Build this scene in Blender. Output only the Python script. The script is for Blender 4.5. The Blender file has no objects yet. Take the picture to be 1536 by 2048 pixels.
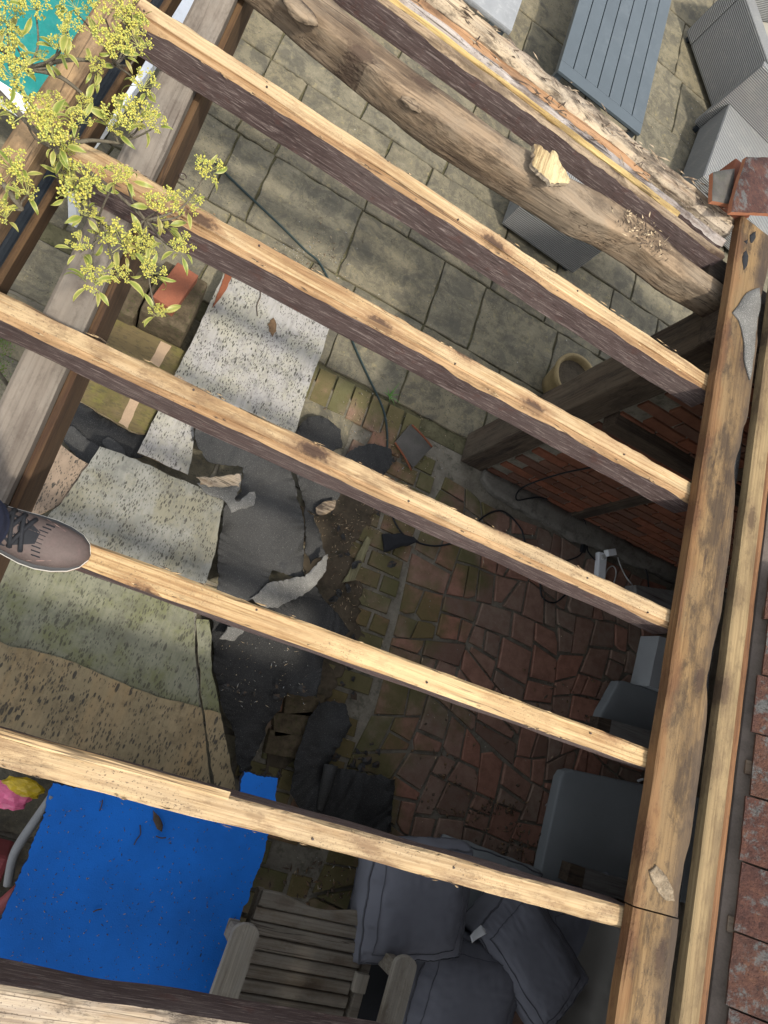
import bpy, bmesh, math, random
from mathutils import Vector, Matrix, noise
R_ = math.radians
SC = bpy.context.scene
COL = SC.collection
RND = random.Random(7)

# ------------------------------------------------------------------ camera
CAM_Z = 3.25
FPX = 1310.0                       # focal length in photo pixels (photo 1536 x 2048)
WM = Matrix(((0.8611834533, 0.3920965155, 0.3234553791),
             (0.2917020071, -0.9023732903, 0.3172260771),
             (0.4162607342, -0.1788372653, -0.8914842869)))   # rows: world axes in camera (x right, y down, z forward)
cam_d = bpy.data.cameras.new('camera')
cam = bpy.data.objects.new('camera', cam_d)
COL.objects.link(cam)
cx, cy, cz = WM.col[0], WM.col[1], WM.col[2]
cam.matrix_world = Matrix(((cx[0], -cy[0], -cz[0], 0), (cx[1], -cy[1], -cz[1], 0), (cx[2], -cy[2], -cz[2], CAM_Z), (0, 0, 0, 1)))
cam_d.sensor_fit = 'HORIZONTAL'
cam_d.sensor_width = 36
cam_d.lens = FPX / 1536 * 36
cam_d.clip_start = 0.02
cam_d.clip_end = 300
SC.camera = cam

# ------------------------------------------------------------------ sky, sun, exposure
SUN = Vector((0.30, -0.46, 1.0)).normalized()
wd = bpy.data.worlds.new('World')
SC.world = wd
wd.use_nodes = True
nt = wd.node_tree
sky = nt.nodes.new('ShaderNodeTexSky')
sky.sky_type = 'NISHITA'
sky.sun_disc = False
sky.sun_elevation = math.asin(SUN.z)
sky.sun_rotation = math.atan2(SUN.x, SUN.y)
sky.dust_density = 2.5
sky.ozone_density = 0.6
hs = nt.nodes.new('ShaderNodeHueSaturation')      # thin bright cloud: a paler sky all round
hs.inputs['Saturation'].default_value = 0.30
hs.inputs['Value'].default_value = 1.15
nt.links.new(sky.outputs[0], hs.inputs['Color'])
nt.links.new(hs.outputs[0], nt.nodes['Background'].inputs[0])
nt.nodes['Background'].inputs[1].default_value = 0.15
sl = bpy.data.lights.new('sun', 'SUN')
sl.energy = 2.0
sl.angle = R_(3.0)
sl.color = (1.0, 0.93, 0.82)
sun = bpy.data.objects.new('sun', sl)
COL.objects.link(sun)
sun.rotation_euler = SUN.to_track_quat('Z', 'Y').to_euler()
sun.location = (3, -4, 9)
vs = SC.view_settings
vs.view_transform = 'Standard'
vs.look = 'None'
vs.gamma = 1
vs.use_curve_mapping = False
vs.exposure = 1.0

# ------------------------------------------------------------------ helpers
def at(px, py, z=0.0):
    """where a feature measured in the photograph stands, given its real height above the patio"""
    d = WM @ Vector((px - 768, py - 1024, FPX))
    t = (z - CAM_Z) / d.z
    return Vector((d.x * t, d.y * t, z))

def nz(v, s=1.0, o=0.0):
    return noise.noise(Vector((v[0] * s + o, v[1] * s + o * 1.7, v[2] * s - o)))

def obj(name, me, parent=None, loc=None):
    o = bpy.data.objects.new(name, me)
    COL.objects.link(o)
    if loc is not None:
        o.location = loc
    if parent:
        o.parent = parent
    return o

def tag(o, label, cat, group=None):
    o['label'] = label
    o['category'] = cat
    if group:
        o['group'] = group
    return o

def struct(o):
    o['kind'] = 'structure'
    return o

def stuff(o):
    o['kind'] = 'stuff'
    return o

def thing(name, label, cat, loc=(0, 0, 0), rz=0.0, group=None):
    o = obj(name, None, loc=loc)
    o.rotation_euler = (0, 0, rz)
    o.empty_display_size = 0.05
    return tag(o, label, cat, group)

def mesh(name, vs_, fs, mats=(), smooth=False, mi=None):
    me = bpy.data.meshes.new(name)
    me.from_pydata([tuple(v) for v in vs_], [], fs)
    for m in mats:
        me.materials.append(m)
    if mi:
        for p, k in zip(me.polygons, mi):
            p.material_index = k
    if smooth:
        for p in me.polygons:
            p.use_smooth = True
    me.update()
    return me

def from_bm(name, bm, mats=(), smooth=False):
    me = bpy.data.meshes.new(name)
    bmesh.ops.recalc_face_normals(bm, faces=bm.faces)
    bm.to_mesh(me)
    bm.free()
    for m in mats:
        me.materials.append(m)
    if smooth:
        for p in me.polygons:
            p.use_smooth = True
    return me

def box_bm(bm, x0, x1, y0, y1, z0, z1, bev=0.0, mi=0):
    vs_ = [bm.verts.new(c) for c in ((x0, y0, z0), (x1, y0, z0), (x1, y1, z0), (x0, y1, z0), (x0, y0, z1), (x1, y0, z1), (x1, y1, z1), (x0, y1, z1))]
    fs = [bm.faces.new([vs_[i] for i in q]) for q in ((3, 2, 1, 0), (4, 5, 6, 7), (0, 1, 5, 4), (1, 2, 6, 5), (2, 3, 7, 6), (3, 0, 4, 7))]
    for f in fs:
        f.material_index = mi
    if bev:
        es = {e for f in fs for e in f.edges}
        bmesh.ops.bevel(bm, geom=list(es), offset=bev, segments=2, affect='EDGES', profile=0.6)

def box(name, x0, x1, y0, y1, z0, z1, m, parent=None, bev=0.004):
    bm = bmesh.new()
    c = ((x0 + x1) / 2, (y0 + y1) / 2, z0)
    box_bm(bm, x0 - c[0], x1 - c[0], y0 - c[1], y1 - c[1], 0, z1 - z0, bev)
    return obj(name, from_bm(name, bm, (m,)), parent, c)

def tube_mesh(name, pts, r, m, sides=8, caps=True):
    pts = [Vector(p) for p in pts]
    n = len(pts)
    rs = r if isinstance(r, (list, tuple)) else [r] * n
    V, F = [], []
    prev = None
    for i, p in enumerate(pts):
        d = (pts[min(i + 1, n - 1)] - pts[max(i - 1, 0)]).normalized()
        if prev is None:
            a = d.orthogonal().normalized()
        else:
            a = (prev - d * prev.dot(d)).normalized()
        prev = a
        b = d.cross(a)
        for k in range(sides):
            t = 2 * math.pi * k / sides
            V.append(p + (a * math.cos(t) + b * math.sin(t)) * rs[i])
    for i in range(n - 1):
        for k in range(sides):
            k2 = (k + 1) % sides
            F.append((i * sides + k, i * sides + k2, (i + 1) * sides + k2, (i + 1) * sides + k))
    if caps:
        F.append(tuple(range(sides - 1, -1, -1)))
        F.append(tuple((n - 1) * sides + k for k in range(sides)))
    return mesh(name, V, F, (m,), True)

def spline(pts, k=6):
    """Catmull-Rom through pts"""
    pts = [Vector(p) for p in pts]
    out = []
    for i in range(len(pts) - 1):
        p0, p1, p2, p3 = pts[max(i - 1, 0)], pts[i], pts[i + 1], pts[min(i + 2, len(pts) - 1)]
        for j in range(k):
            t = j / k
            out.append(0.5 * ((2 * p1) + (p2 - p0) * t + (2 * p0 - 5 * p1 + 4 * p2 - p3) * t * t + (3 * p1 - p0 - 3 * p2 + p3) * t ** 3))
    out.append(pts[-1])
    return out

def tube(name, pts, r, m, parent=None, sides=8, smooth_k=0):
    if smooth_k:
        k0 = len(pts)
        pts = spline(pts, smooth_k)
        if isinstance(r, (list, tuple)):
            rr_ = []
            for i in range(len(pts)):
                t = i / (len(pts) - 1) * (k0 - 1)
                a = min(int(t), k0 - 2)
                rr_.append(r[a] + (r[a + 1] - r[a]) * (t - a))
            r = rr_
    return obj(name, tube_mesh(name, pts, r, m, sides), parent)

# ------------------------------------------------------------------ materials
class NT:
    def __init__(s, name, rough=0.85, spec=0.3):
        s.m = bpy.data.materials.new(name)
        s.m.use_nodes = True
        s.t = s.m.node_tree
        s.b = s.t.nodes['Principled BSDF']
        s.b.inputs['Roughness'].default_value = rough
        s.b.inputs['Specular IOR Level'].default_value = spec
        s.tc = s.t.nodes.new('ShaderNodeTexCoord')
        s.oi = s.t.nodes.new('ShaderNodeObjectInfo')
    def lk(s, a, b):
        s.t.links.new(a, b)
    def inp(s, sock, v):
        if hasattr(v, 'is_linked'):
            s.lk(v, sock)
        elif isinstance(v, (tuple, list)) and len(v) == 3 and sock.type == 'RGBA':
            sock.default_value = (*v, 1)
        else:
            sock.default_value = v
    def math(s, op, a, b=0.0, c=None, clamp=False):
        n = s.t.nodes.new('ShaderNodeMath')
        n.operation = op
        n.use_clamp = clamp
        s.inp(n.inputs[0], a)
        s.inp(n.inputs[1], b)
        if c is not None:
            s.inp(n.inputs[2], c)
        return n.outputs[0]
    def vec(s, scale=(1, 1, 1), rnd=True, src='Object', rot=(0, 0, 0)):
        mp = s.t.nodes.new('ShaderNodeMapping')
        mp.inputs['Scale'].default_value = scale
        mp.inputs['Rotation'].default_value = rot
        s.lk(s.tc.outputs[src], mp.inputs[0])
        if not rnd:
            return mp.outputs[0]
        a = s.t.nodes.new('ShaderNodeVectorMath')
        a.operation = 'ADD'
        s.lk(mp.outputs[0], a.inputs[0])
        c = s.t.nodes.new('ShaderNodeCombineXYZ')
        r = s.math('MULTIPLY', s.oi.outputs['Random'], 57.0)
        s.lk(r, c.inputs[0])
        s.lk(s.math('MULTIPLY', s.oi.outputs['Random'], 31.0), c.inputs[1])
        s.lk(s.math('MULTIPLY', s.oi.outputs['Random'], 17.0), c.inputs[2])
        s.lk(c.outputs[0], a.inputs[1])
        return a.outputs[0]
    def noise(s, v, scale, det=4, rough=0.55, dist=0.0):
        n = s.t.nodes.new('ShaderNodeTexNoise')
        s.lk(v, n.inputs['Vector'])
        n.inputs['Scale'].default_value = scale
        n.inputs['Detail'].default_value = det
        n.inputs['Roughness'].default_value = rough
        n.inputs['Distortion'].default_value = dist
        return n.outputs['Fac']
    def vor(s, v, scale, feat='F1', rnd=1.0, out='Distance'):
        n = s.t.nodes.new('ShaderNodeTexVoronoi')
        n.feature = feat
        s.lk(v, n.inputs['Vector'])
        n.inputs['Scale'].default_value = scale
        n.inputs['Randomness'].default_value = rnd
        return n.outputs[out]
    def wave(s, v, scale, dist=0.0, det=2, dirn='X', prof='SIN'):
        n = s.t.nodes.new('ShaderNodeTexWave')
        n.bands_direction = dirn
        n.wave_profile = prof
        s.lk(v, n.inputs['Vector'])
        n.inputs['Scale'].default_value = scale
        n.inputs['Distortion'].default_value = dist
        n.inputs['Detail'].default_value = det
        return n.outputs['Fac']
    def ss(s, x, lo, hi, a=0.0, b=1.0):
        n = s.t.nodes.new('ShaderNodeMapRange')
        n.interpolation_type = 'SMOOTHSTEP'
        s.inp(n.inputs[0], x)
        for k, v in zip((1, 2, 3, 4), (lo, hi, a, b)):
            n.inputs[k].default_value = v
        return n.outputs[0]
    def ramp(s, f, stops):
        n = s.t.nodes.new('ShaderNodeValToRGB')
        s.lk(f, n.inputs[0])
        e = n.color_ramp.elements
        while len(e) < len(stops):
            e.new(0.5)
        for q, (p, c) in zip(e, stops):
            q.position = p
            q.color = (*c, 1)
        return n.outputs[0]
    def mix(s, f, a, b, mode='MIX'):
        n = s.t.nodes.new('ShaderNodeMix')
        n.data_type = 'RGBA'
        n.blend_type = mode
        s.inp(n.inputs[0], f)
        s.inp(n.inputs[6], a)
        s.inp(n.inputs[7], b)
        return n.outputs[2]
    def bump(s, h, st=0.4, d=0.01):
        n = s.t.nodes.new('ShaderNodeBump')
        n.inputs['Strength'].default_value = st
        n.inputs['Distance'].default_value = d
        s.lk(h, n.inputs['Height'])
        s.lk(n.outputs[0], s.b.inputs['Normal'])
    def out(s, c, rough=None):
        s.inp(s.b.inputs['Base Color'], c)
        if rough is not None:
            s.inp(s.b.inputs['Roughness'], rough)
        return s.m

def stretch(axis, long=0.12):
    return {'X': (long, 1, 1), 'Y': (1, long, 1), 'Z': (1, 1, long)}[axis]

def wood(name, light, mid, dark, axis='X', stain=0.4, stain_c=(0.10, 0.06, 0.035), speck=0.3, knots=0.6, bump=0.6, grey=None, greyamt=0.0, rough=0.8, fine=90, rings=0.4, edge=False):
    n = NT(name, rough)
    v = n.vec(stretch(axis, 0.035))
    vm = n.vec(stretch(axis, 0.18))
    vk = n.vec(stretch(axis, 0.40))
    vo = n.vec((1, 1, 1))
    g1 = n.noise(v, fine * 1.4, 4, 0.6, 0.4)
    g2 = n.noise(v, fine * 0.34, 4, 0.62, 1.0)
    big = n.noise(vm, 7, 5, 0.65, 0.4)
    g = n.math('ADD', n.math('MULTIPLY', g1, 0.30), n.math('ADD', n.math('MULTIPLY', g2, 0.35), n.math('MULTIPLY', big, 0.35)))
    c = n.ramp(g, [(0.385, dark), (0.455, mid), (0.515, light), (0.60, tuple(min(1, q * 1.2) for q in light))])
    # growth rings show only in places
    w = n.wave(n.vec(stretch(axis, 0.05)), 26, 3.5, 3, 'Y' if axis == 'X' else 'X')
    wm = n.math('MULTIPLY', n.ss(w, 0.70, 0.97), n.ss(n.noise(vm, 4.5, 3, 0.5), 0.40, 0.54))
    c = n.mix(n.math('MULTIPLY', wm, rings), c, tuple(0.5 * (a + b) for a, b in zip(dark, mid)))
    if greyamt:
        c = n.mix(n.math('MULTIPLY', n.ss(n.noise(vk, 6, 6, 0.68), 0.40, 0.62), greyamt), c, grey)
    st = n.ss(n.noise(vk, 7.5, 7, 0.72), 0.48, 0.62)
    c = n.mix(n.math('MULTIPLY', st, stain), c, stain_c)
    st2 = n.ss(n.noise(n.vec(stretch(axis, 0.5)), 30, 6, 0.74), 0.54, 0.64)
    c = n.mix(n.math('MULTIPLY', st2, stain * 0.6), c, tuple(q * 0.7 for q in stain_c))
    # knots: only in some cells, dark heart with a brown halo
    kt = n.t.nodes.new('ShaderNodeTexVoronoi')
    n.lk(n.vec(stretch(axis, 0.42)), kt.inputs['Vector'])
    kt.voronoi_dimensions = '2D'
    kt.inputs['Scale'].default_value = 9.0
    sep = n.t.nodes.new('ShaderNodeSeparateColor')
    n.lk(kt.outputs['Color'], sep.inputs[0])
    gate = n.ss(sep.outputs[0], 0.52, 0.56)
    wob = n.math('ADD', kt.outputs['Distance'], n.math('MULTIPLY', n.math('SUBTRACT', n.noise(vo, 90, 3), 0.5), 0.22))
    halo = n.math('MULTIPLY', n.ss(wob, 0.10, 0.40, 1, 0), gate)
    core = n.math('MULTIPLY', n.ss(wob, 0.08, 0.20, 1, 0), gate)
    c = n.mix(n.math('MULTIPLY', halo, knots * 0.75), c, stain_c)
    c = n.mix(n.math('MULTIPLY', core, knots), c, (0.04, 0.022, 0.015))
    sp = n.math('MULTIPLY', n.ss(n.noise(n.vec(stretch(axis, 0.8)), 260, 2, 0.6), 0.60, 0.68), n.ss(n.noise(vk, 12, 4, 0.6), 0.42, 0.6))
    c = n.mix(n.math('MULTIPLY', sp, speck), c, (0.05, 0.035, 0.026))
    cr = n.noise(n.vec(stretch(axis, 0.03)), 30, 3, 0.5, 0.3)
    crk = n.math('MULTIPLY', n.ss(n.math('ABSOLUTE', n.math('SUBTRACT', cr, 0.5)), 0.004, 0.014, 1, 0), n.ss(n.noise(vm, 5, 3, 0.5), 0.50, 0.58))
    c = n.mix(n.math('MULTIPLY', crk, 0.7), c, (0.035, 0.022, 0.015))
    if edge:
        sx = n.t.nodes.new('ShaderNodeSeparateXYZ')
        n.lk(n.tc.outputs['Object'], sx.inputs[0])
        ew = n.math('MULTIPLY', n.math('SUBTRACT', n.noise(n.vec((1, 0.35, 1)), 14, 6, 0.7), 0.5), 0.16)
        c = n.mix(n.math('MULTIPLY', n.ss(n.math('ADD', sx.outputs[0], ew), 0.085, 0.15), 0.80), c, (0.05, 0.036, 0.026))
        c = n.mix(n.math('MULTIPLY', n.ss(n.math('ADD', sx.outputs[0], ew), 0.0, 0.045, 1, 0), 0.5), c, (0.16, 0.07, 0.026))
    n.bump(n.math('ADD', n.math('MULTIPLY', g1, 0.5), n.math('ADD', n.math('MULTIPLY', g2, 0.6), n.math('ADD', n.math('MULTIPLY', st, -0.3), n.math('MULTIPLY', core, -0.4)))), bump, 0.007)
    return n.out(c)

def plain(name, c, rough=0.8, var=0.25, scale=8, bump=0.15, spec=0.3, dirt=None, dirtamt=0.0, fine=180):
    n = NT(name, rough, spec)
    v = n.vec((1, 1, 1))
    a = n.noise(v, scale, 5, 0.6)
    f = n.noise(v, fine, 3, 0.6)
    d = tuple(q * (1 - var) for q in c)
    l = tuple(min(1, q * (1 + var)) for q in c)
    col = n.ramp(n.math('ADD', n.math('MULTIPLY', a, 0.7), n.math('MULTIPLY', f, 0.3)), [(0.32, d), (0.5, c), (0.68, l)])
    if dirt:
        col = n.mix(n.math('MULTIPLY', n.ss(n.noise(v, scale * 2.2, 6, 0.72), 0.5, 0.68), dirtamt), col, dirt)
    n.bump(n.math('ADD', f, a), bump, 0.004)
    return n.out(col)

M = {}
M['pine'] = wood('pine_top', (0.4312, 0.3162, 0.1722), (0.3332, 0.2232, 0.1092), (0.196, 0.1116, 0.0487), 'X', 0.38, (0.196, 0.0977, 0.0462), 0.6, 0.85, grey=(0.294, 0.2325, 0.1512), greyamt=0.25)
M['pine_o'] = wood('pine_orange_rebate', (0.33, 0.215, 0.11), (0.26, 0.155, 0.072), (0.15, 0.08, 0.036), 'X', 0.4, (0.13, 0.07, 0.035), 0.5, 0.4)
M['pine_d'] = wood('pine_striped', (0.4214, 0.3023, 0.1554), (0.3332, 0.2185, 0.1008), (0.1862, 0.1023, 0.042), 'X', 0.30, (0.1862, 0.0884, 0.0378), 0.5, 0.9, rings=0.95)
M['pine_b'] = wood('pine_top_stained', (0.392, 0.2837, 0.1554), (0.294, 0.1953, 0.0966), (0.1617, 0.093, 0.042), 'X', 0.62, (0.1225, 0.0651, 0.0336), 0.75, 0.9, grey=(0.2352, 0.186, 0.126), greyamt=0.35)
M['pine_c'] = wood('pine_top_weathered', (0.2975, 0.2202, 0.1368), (0.2142, 0.1487, 0.0892), (0.113, 0.0714, 0.0416), 'X', 0.7, (0.0654, 0.0446, 0.0298), 0.7, 0.85, grey=(0.1487, 0.1309, 0.1071), greyamt=0.35)
def brown_paint():
    n = NT('brown_stain_paint', 0.75)
    v = n.vec((0.07, 1, 1))
    vo = n.vec((1, 1, 1))
    g = n.noise(v, 210, 5, 0.72, 0.8)
    b = n.noise(n.vec((0.4, 1, 1)), 9, 6, 0.65)
    c = n.ramp(b, [(0.3, (0.0616, 0.0396, 0.0356)), (0.5, (0.0945, 0.0647, 0.0581)), (0.7, (0.1225, 0.0924, 0.0825))])
    c = n.mix(n.math('MULTIPLY', n.ss(g, 0.53, 0.63), 0.75), c, (0.28, 0.2244, 0.198))
    c = n.mix(n.math('MULTIPLY', n.ss(g, 0.36, 0.47, 1, 0), 0.55), c, (0.0245, 0.0145, 0.0132))
    c = n.mix(n.math('MULTIPLY', n.ss(n.noise(vo, 16, 6, 0.7), 0.56, 0.66), 0.5), c, (0.105, 0.0462, 0.0363))
    n.bump(g, 0.8, 0.006)
    return n.out(c)
M['brown'] = brown_paint()
M['log'] = wood('weathered_log', (0.2288, 0.164, 0.102), (0.1408, 0.0976, 0.0598), (0.0484, 0.032, 0.0197), 'X', 0.55, (0.044, 0.0288, 0.0184), 0.3, 0.6, 1.0, grey=(0.22, 0.18, 0.1292), greyamt=0.6, fine=60, rings=0.5)
M['rot'] = wood('rotten_wood', (0.36, 0.285, 0.19), (0.23, 0.16, 0.095), (0.06, 0.038, 0.024), 'X', 0.85, (0.04, 0.028, 0.02), 0.7, 0.9, 1.0, grey=(0.34, 0.30, 0.25), greyamt=0.5, fine=60)
M['whitecrust'] = plain('white_crust', (0.22, 0.175, 0.12), 0.95, 0.5, 45, 1.0, 0.1, (0.12, 0.075, 0.04), 0.8, 160)
M['crust'] = wood('crumbly_grey_wood', (0.3187, 0.2805, 0.2422), (0.2167, 0.1721, 0.1403), (0.0765, 0.051, 0.0382), 'X', 0.6, (0.0638, 0.0382, 0.0255), 0.9, 0.3, 1.0, grey=(0.306, 0.2805, 0.2677), greyamt=0.6, fine=60)
M['orange'] = wood('orange_batten', (0.34, 0.20, 0.105), (0.28, 0.155, 0.075), (0.17, 0.085, 0.04), 'X', 0.45, (0.09, 0.055, 0.035), 0.4, 0.5, 0.4)
M['chipwood'] = wood('torn_pale_wood', (0.50, 0.40, 0.22), (0.38, 0.28, 0.14), (0.15, 0.10, 0.05), 'Y', 0.5, (0.10, 0.07, 0.04), 0.4, 0.0, 1.0, fine=140)
M['yellow'] = wood('yellow_splinter', (0.40, 0.295, 0.12), (0.31, 0.21, 0.075), (0.18, 0.11, 0.04), 'X', 0.4, (0.13, 0.08, 0.04), 0.4, 0.3, 0.6)
M['greybeam'] = wood('grey_weathered_beam', (0.186, 0.1581, 0.1271), (0.1457, 0.1209, 0.0961), (0.0806, 0.062, 0.0496), 'Y', 0.35, (0.0558, 0.0403, 0.031), 0.3, 0.25, 0.35, grey=(0.1798, 0.1674, 0.1426), greyamt=0.4, fine=50)
M['browntan'] = wood('brown_plate', (0.28, 0.182, 0.091), (0.203, 0.1225, 0.0595), (0.105, 0.0595, 0.0315), 'Y', 0.4, (0.084, 0.0525, 0.035), 0.3, 0.4, 0.5, grey=(0.175, 0.14, 0.105), greyamt=0.3)
M['darkbrown'] = wood('dark_brown_board', (0.0975, 0.0562, 0.0263), (0.075, 0.0413, 0.0203), (0.045, 0.0225, 0.0128), 'Y', 0.4, (0.03, 0.0188, 0.0112), 0.3, 0.2, 0.3)
M['eave'] = wood('eave_board', (0.1914, 0.1209, 0.0523), (0.1386, 0.0837, 0.033), (0.0726, 0.0384, 0.0149), 'Y', 0.8, (0.033, 0.0223, 0.0149), 0.5, 0.7, 0.9, grey=(0.132, 0.093, 0.0523), greyamt=0.4, edge=True)
M['batten'] = wood('roof_batten', (0.216, 0.156, 0.0784), (0.172, 0.1209, 0.0595), (0.108, 0.0686, 0.0322), 'Y', 0.5, (0.08, 0.0515, 0.0294), 0.4, 0.6, 0.5)
M['stub'] = wood('dusty_rafter', (0.162, 0.126, 0.09), (0.126, 0.096, 0.069), (0.078, 0.057, 0.042), 'X', 0.3)
M['redbatten'] = wood('reddish_batten', (0.1836, 0.0918, 0.0408), (0.1428, 0.0689, 0.0306), (0.0816, 0.0357, 0.0179), 'Y', 0.35, (0.051, 0.0306, 0.0204), 0.2, 0.2, 0.3)
M['oak'] = wood('dark_oak_frame', (0.085, 0.062, 0.042), (0.055, 0.038, 0.026), (0.022, 0.015, 0.011), 'Z', 0.5, (0.015, 0.011, 0.009), 0.3, 0.2, 0.7, grey=(0.13, 0.11, 0.08), greyamt=0.3)
M['oakx'] = wood('dark_oak_rail', (0.075, 0.055, 0.038), (0.045, 0.032, 0.022), (0.02, 0.014, 0.01), 'X', 0.5, (0.015, 0.011, 0.009), 0.3, 0.2, 0.7)
M['chair'] = wood('grey_teak', (0.216, 0.188, 0.148), (0.16, 0.136, 0.104), (0.088, 0.072, 0.052), 'X', 0.35, (0.104, 0.068, 0.032), 0.2, 0.35, 0.4, grey=(0.2, 0.188, 0.16), greyamt=0.5, fine=60)
M['chairy'] = wood('grey_teak_arm', (0.288, 0.26, 0.208), (0.224, 0.196, 0.152), (0.128, 0.104, 0.076), 'Y', 0.3, (0.12, 0.088, 0.056), 0.3, 0.3, 0.4, grey=(0.272, 0.256, 0.224), greyamt=0.5, fine=60)
M['lath'] = wood('mossy_lath', (0.22, 0.20, 0.11), (0.15, 0.14, 0.075), (0.07, 0.065, 0.04), 'Y', 0.3, (0.06, 0.05, 0.03), 0.3, 0.2, 0.5)
M['deckply'] = wood('roof_deck_ply', (0.3, 0.24, 0.16), (0.22, 0.17, 0.11), (0.12, 0.09, 0.06), 'X', 0.5, (0.1, 0.08, 0.06), 0.4, 0.2, 0.3)

def ply(name, base, alt, moss=None, mossamt=0.0, spots=0.8, spot_scale=42, axis='Y', warm=None):
    n = NT(name, 0.85)
    vo = n.vec((1, 1, 1))
    v = n.vec(stretch(axis, 0.12))
    g = n.noise(v, 55, 4, 0.6, 0.4)
    c = n.mix(n.noise(vo, 6, 5, 0.65), base, alt)
    c = n.mix(n.math('MULTIPLY', n.ss(g, 0.35, 0.65), 0.35), c, tuple(q * 0.62 for q in base))
    if moss:
        c = n.mix(n.math('MULTIPLY', n.ss(n.noise(vo, 4.5, 6, 0.7), 0.42, 0.62), mossamt), c, moss)
    if warm:
        c = n.mix(n.math('MULTIPLY', n.ss(n.noise(v, 6, 4, 0.6), 0.45, 0.7), 0.6), c, warm)
    sc2 = (1.0, 0.36, 1) if axis == 'Y' else (0.36, 1.0, 1)
    def spots_(scale, lo, hi, gl, gh, gs):
        d = n.vor(n.vec(sc2), scale)
        d = n.math('ADD', d, n.math('MULTIPLY', n.math('SUBTRACT', n.noise(n.vec(sc2), scale * 3, 3, 0.6), 0.5), 0.30))
        return n.math('MULTIPLY', n.ss(d, lo, hi, 1, 0), n.ss(n.noise(vo, gs, 5, 0.68), gl, gh))
    sp = n.math('MAXIMUM', spots_(spot_scale * 0.8, 0.20, 0.28, 0.49, 0.57, 6), n.math('MAXIMUM', spots_(spot_scale * 1.5, 0.24, 0.34, 0.46, 0.56, 9), n.math('MULTIPLY', spots_(spot_scale * 2.6, 0.26, 0.38, 0.42, 0.54, 14), 0.9)))
    c = n.mix(n.math('MULTIPLY', n.ss(n.noise(n.vec(stretch(axis, 0.1)), 70, 5, 0.7), 0.52, 0.62), 0.40), c, tuple(q * 0.5 for q in base))
    c = n.mix(n.math('MULTIPLY', n.ss(n.noise(vo, 5, 7, 0.72), 0.48, 0.64), 0.45), c, tuple(q * 0.55 for q in alt))
    c = n.mix(n.math('MULTIPLY', n.ss(n.noise(vo, 13, 6, 0.75), 0.52, 0.66), 0.45), c, tuple(q * 0.45 for q in alt))
    c = n.mix(n.math('MULTIPLY', sp, spots), c, (0.035, 0.032, 0.026))
    n.bump(n.math('ADD', n.math('MULTIPLY', g, 0.7), n.math('MULTIPLY', sp, -0.4)), 0.5, 0.004)
    return n.out(c)
M['ply_white'] = ply('ply_white_spotted', (0.3554, 0.3344, 0.2967), (0.2696, 0.2662, 0.2645), (0.3064, 0.291, 0.1935), 0.5, 0.85, 62)
M['ply_grey'] = ply('ply_grey_spotted', (0.2306, 0.2239, 0.1895), (0.1812, 0.1837, 0.1651), (0.1593, 0.1435, 0.0857), 0.6, 0.85, 58)
M['ply_moss'] = ply('ply_green_moss', (0.2103, 0.2089, 0.1402), (0.1636, 0.1607, 0.1168), (0.1168, 0.1205, 0.0428), 0.7, 0.7, 50)
M['ply_brown'] = ply('ply_brown_spotted', (0.2805, 0.2167, 0.1232), (0.2125, 0.1615, 0.0892), (0.17, 0.1445, 0.085), 0.4, 0.9, 46, warm=(0.306, 0.187, 0.0765))
M['ply_pink'] = ply('ply_pinkish_spotted', (0.257, 0.1939, 0.1357), (0.202, 0.1501, 0.1098), None, 0, 0.95, 60)
M['ply_mossbrown'] = ply('ply_brown_moss', (0.16, 0.116, 0.056), (0.096, 0.076, 0.032), (0.12, 0.112, 0.024), 0.8, 0.35, 30, axis='X')
M['plyedge'] = wood('ply_edge', (0.42, 0.33, 0.2), (0.3, 0.22, 0.13), (0.15, 0.1, 0.06), 'X', 0.3)
M['tanstrip'] = plain('tan_strip', (0.33, 0.235, 0.15), 0.8, 0.2)

def felt(name, c, chips=0.3, grit=0.2, rough=0.75):
    n = NT(name, rough, 0.35)
    v = n.vec((1, 1, 1))
    a = n.noise(v, 5, 5, 0.6)
    col = n.ramp(a, [(0.3, tuple(q * 0.6 for q in c)), (0.6, c), (0.8, tuple(q * 1.5 for q in c))])
    f = n.noise(v, 330, 2, 0.6)
    col = n.mix(n.math('MULTIPLY', n.ss(f, 0.55, 0.7), grit), col, (0.35, 0.34, 0.31))
    k = n.vor(n.vec((1, 0.5, 1)), 65)
    col = n.mix(n.math('MULTIPLY', n.math('MULTIPLY', n.ss(k, 0.06, 0.10, 1, 0), n.ss(n.noise(v, 8, 3), 0.5, 0.6)), chips), col, (0.4, 0.34, 0.26))
    n.bump(n.math('ADD', f, n.math('MULTIPLY', a, 2)), 0.3, 0.004)
    return n.out(col)
M['felt'] = felt('black_roof_felt', (0.0198, 0.0198, 0.0193))
M['felt2'] = felt('dark_grey_roof_felt', (0.0341, 0.0341, 0.033), 0.2)
M['mineral'] = felt('grey_mineral_felt', (0.136, 0.132, 0.12), 0.3, 0.8)
M['felt_eave'] = felt('torn_eave_felt', (0.035, 0.036, 0.037), 0.2, 0.5)

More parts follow.
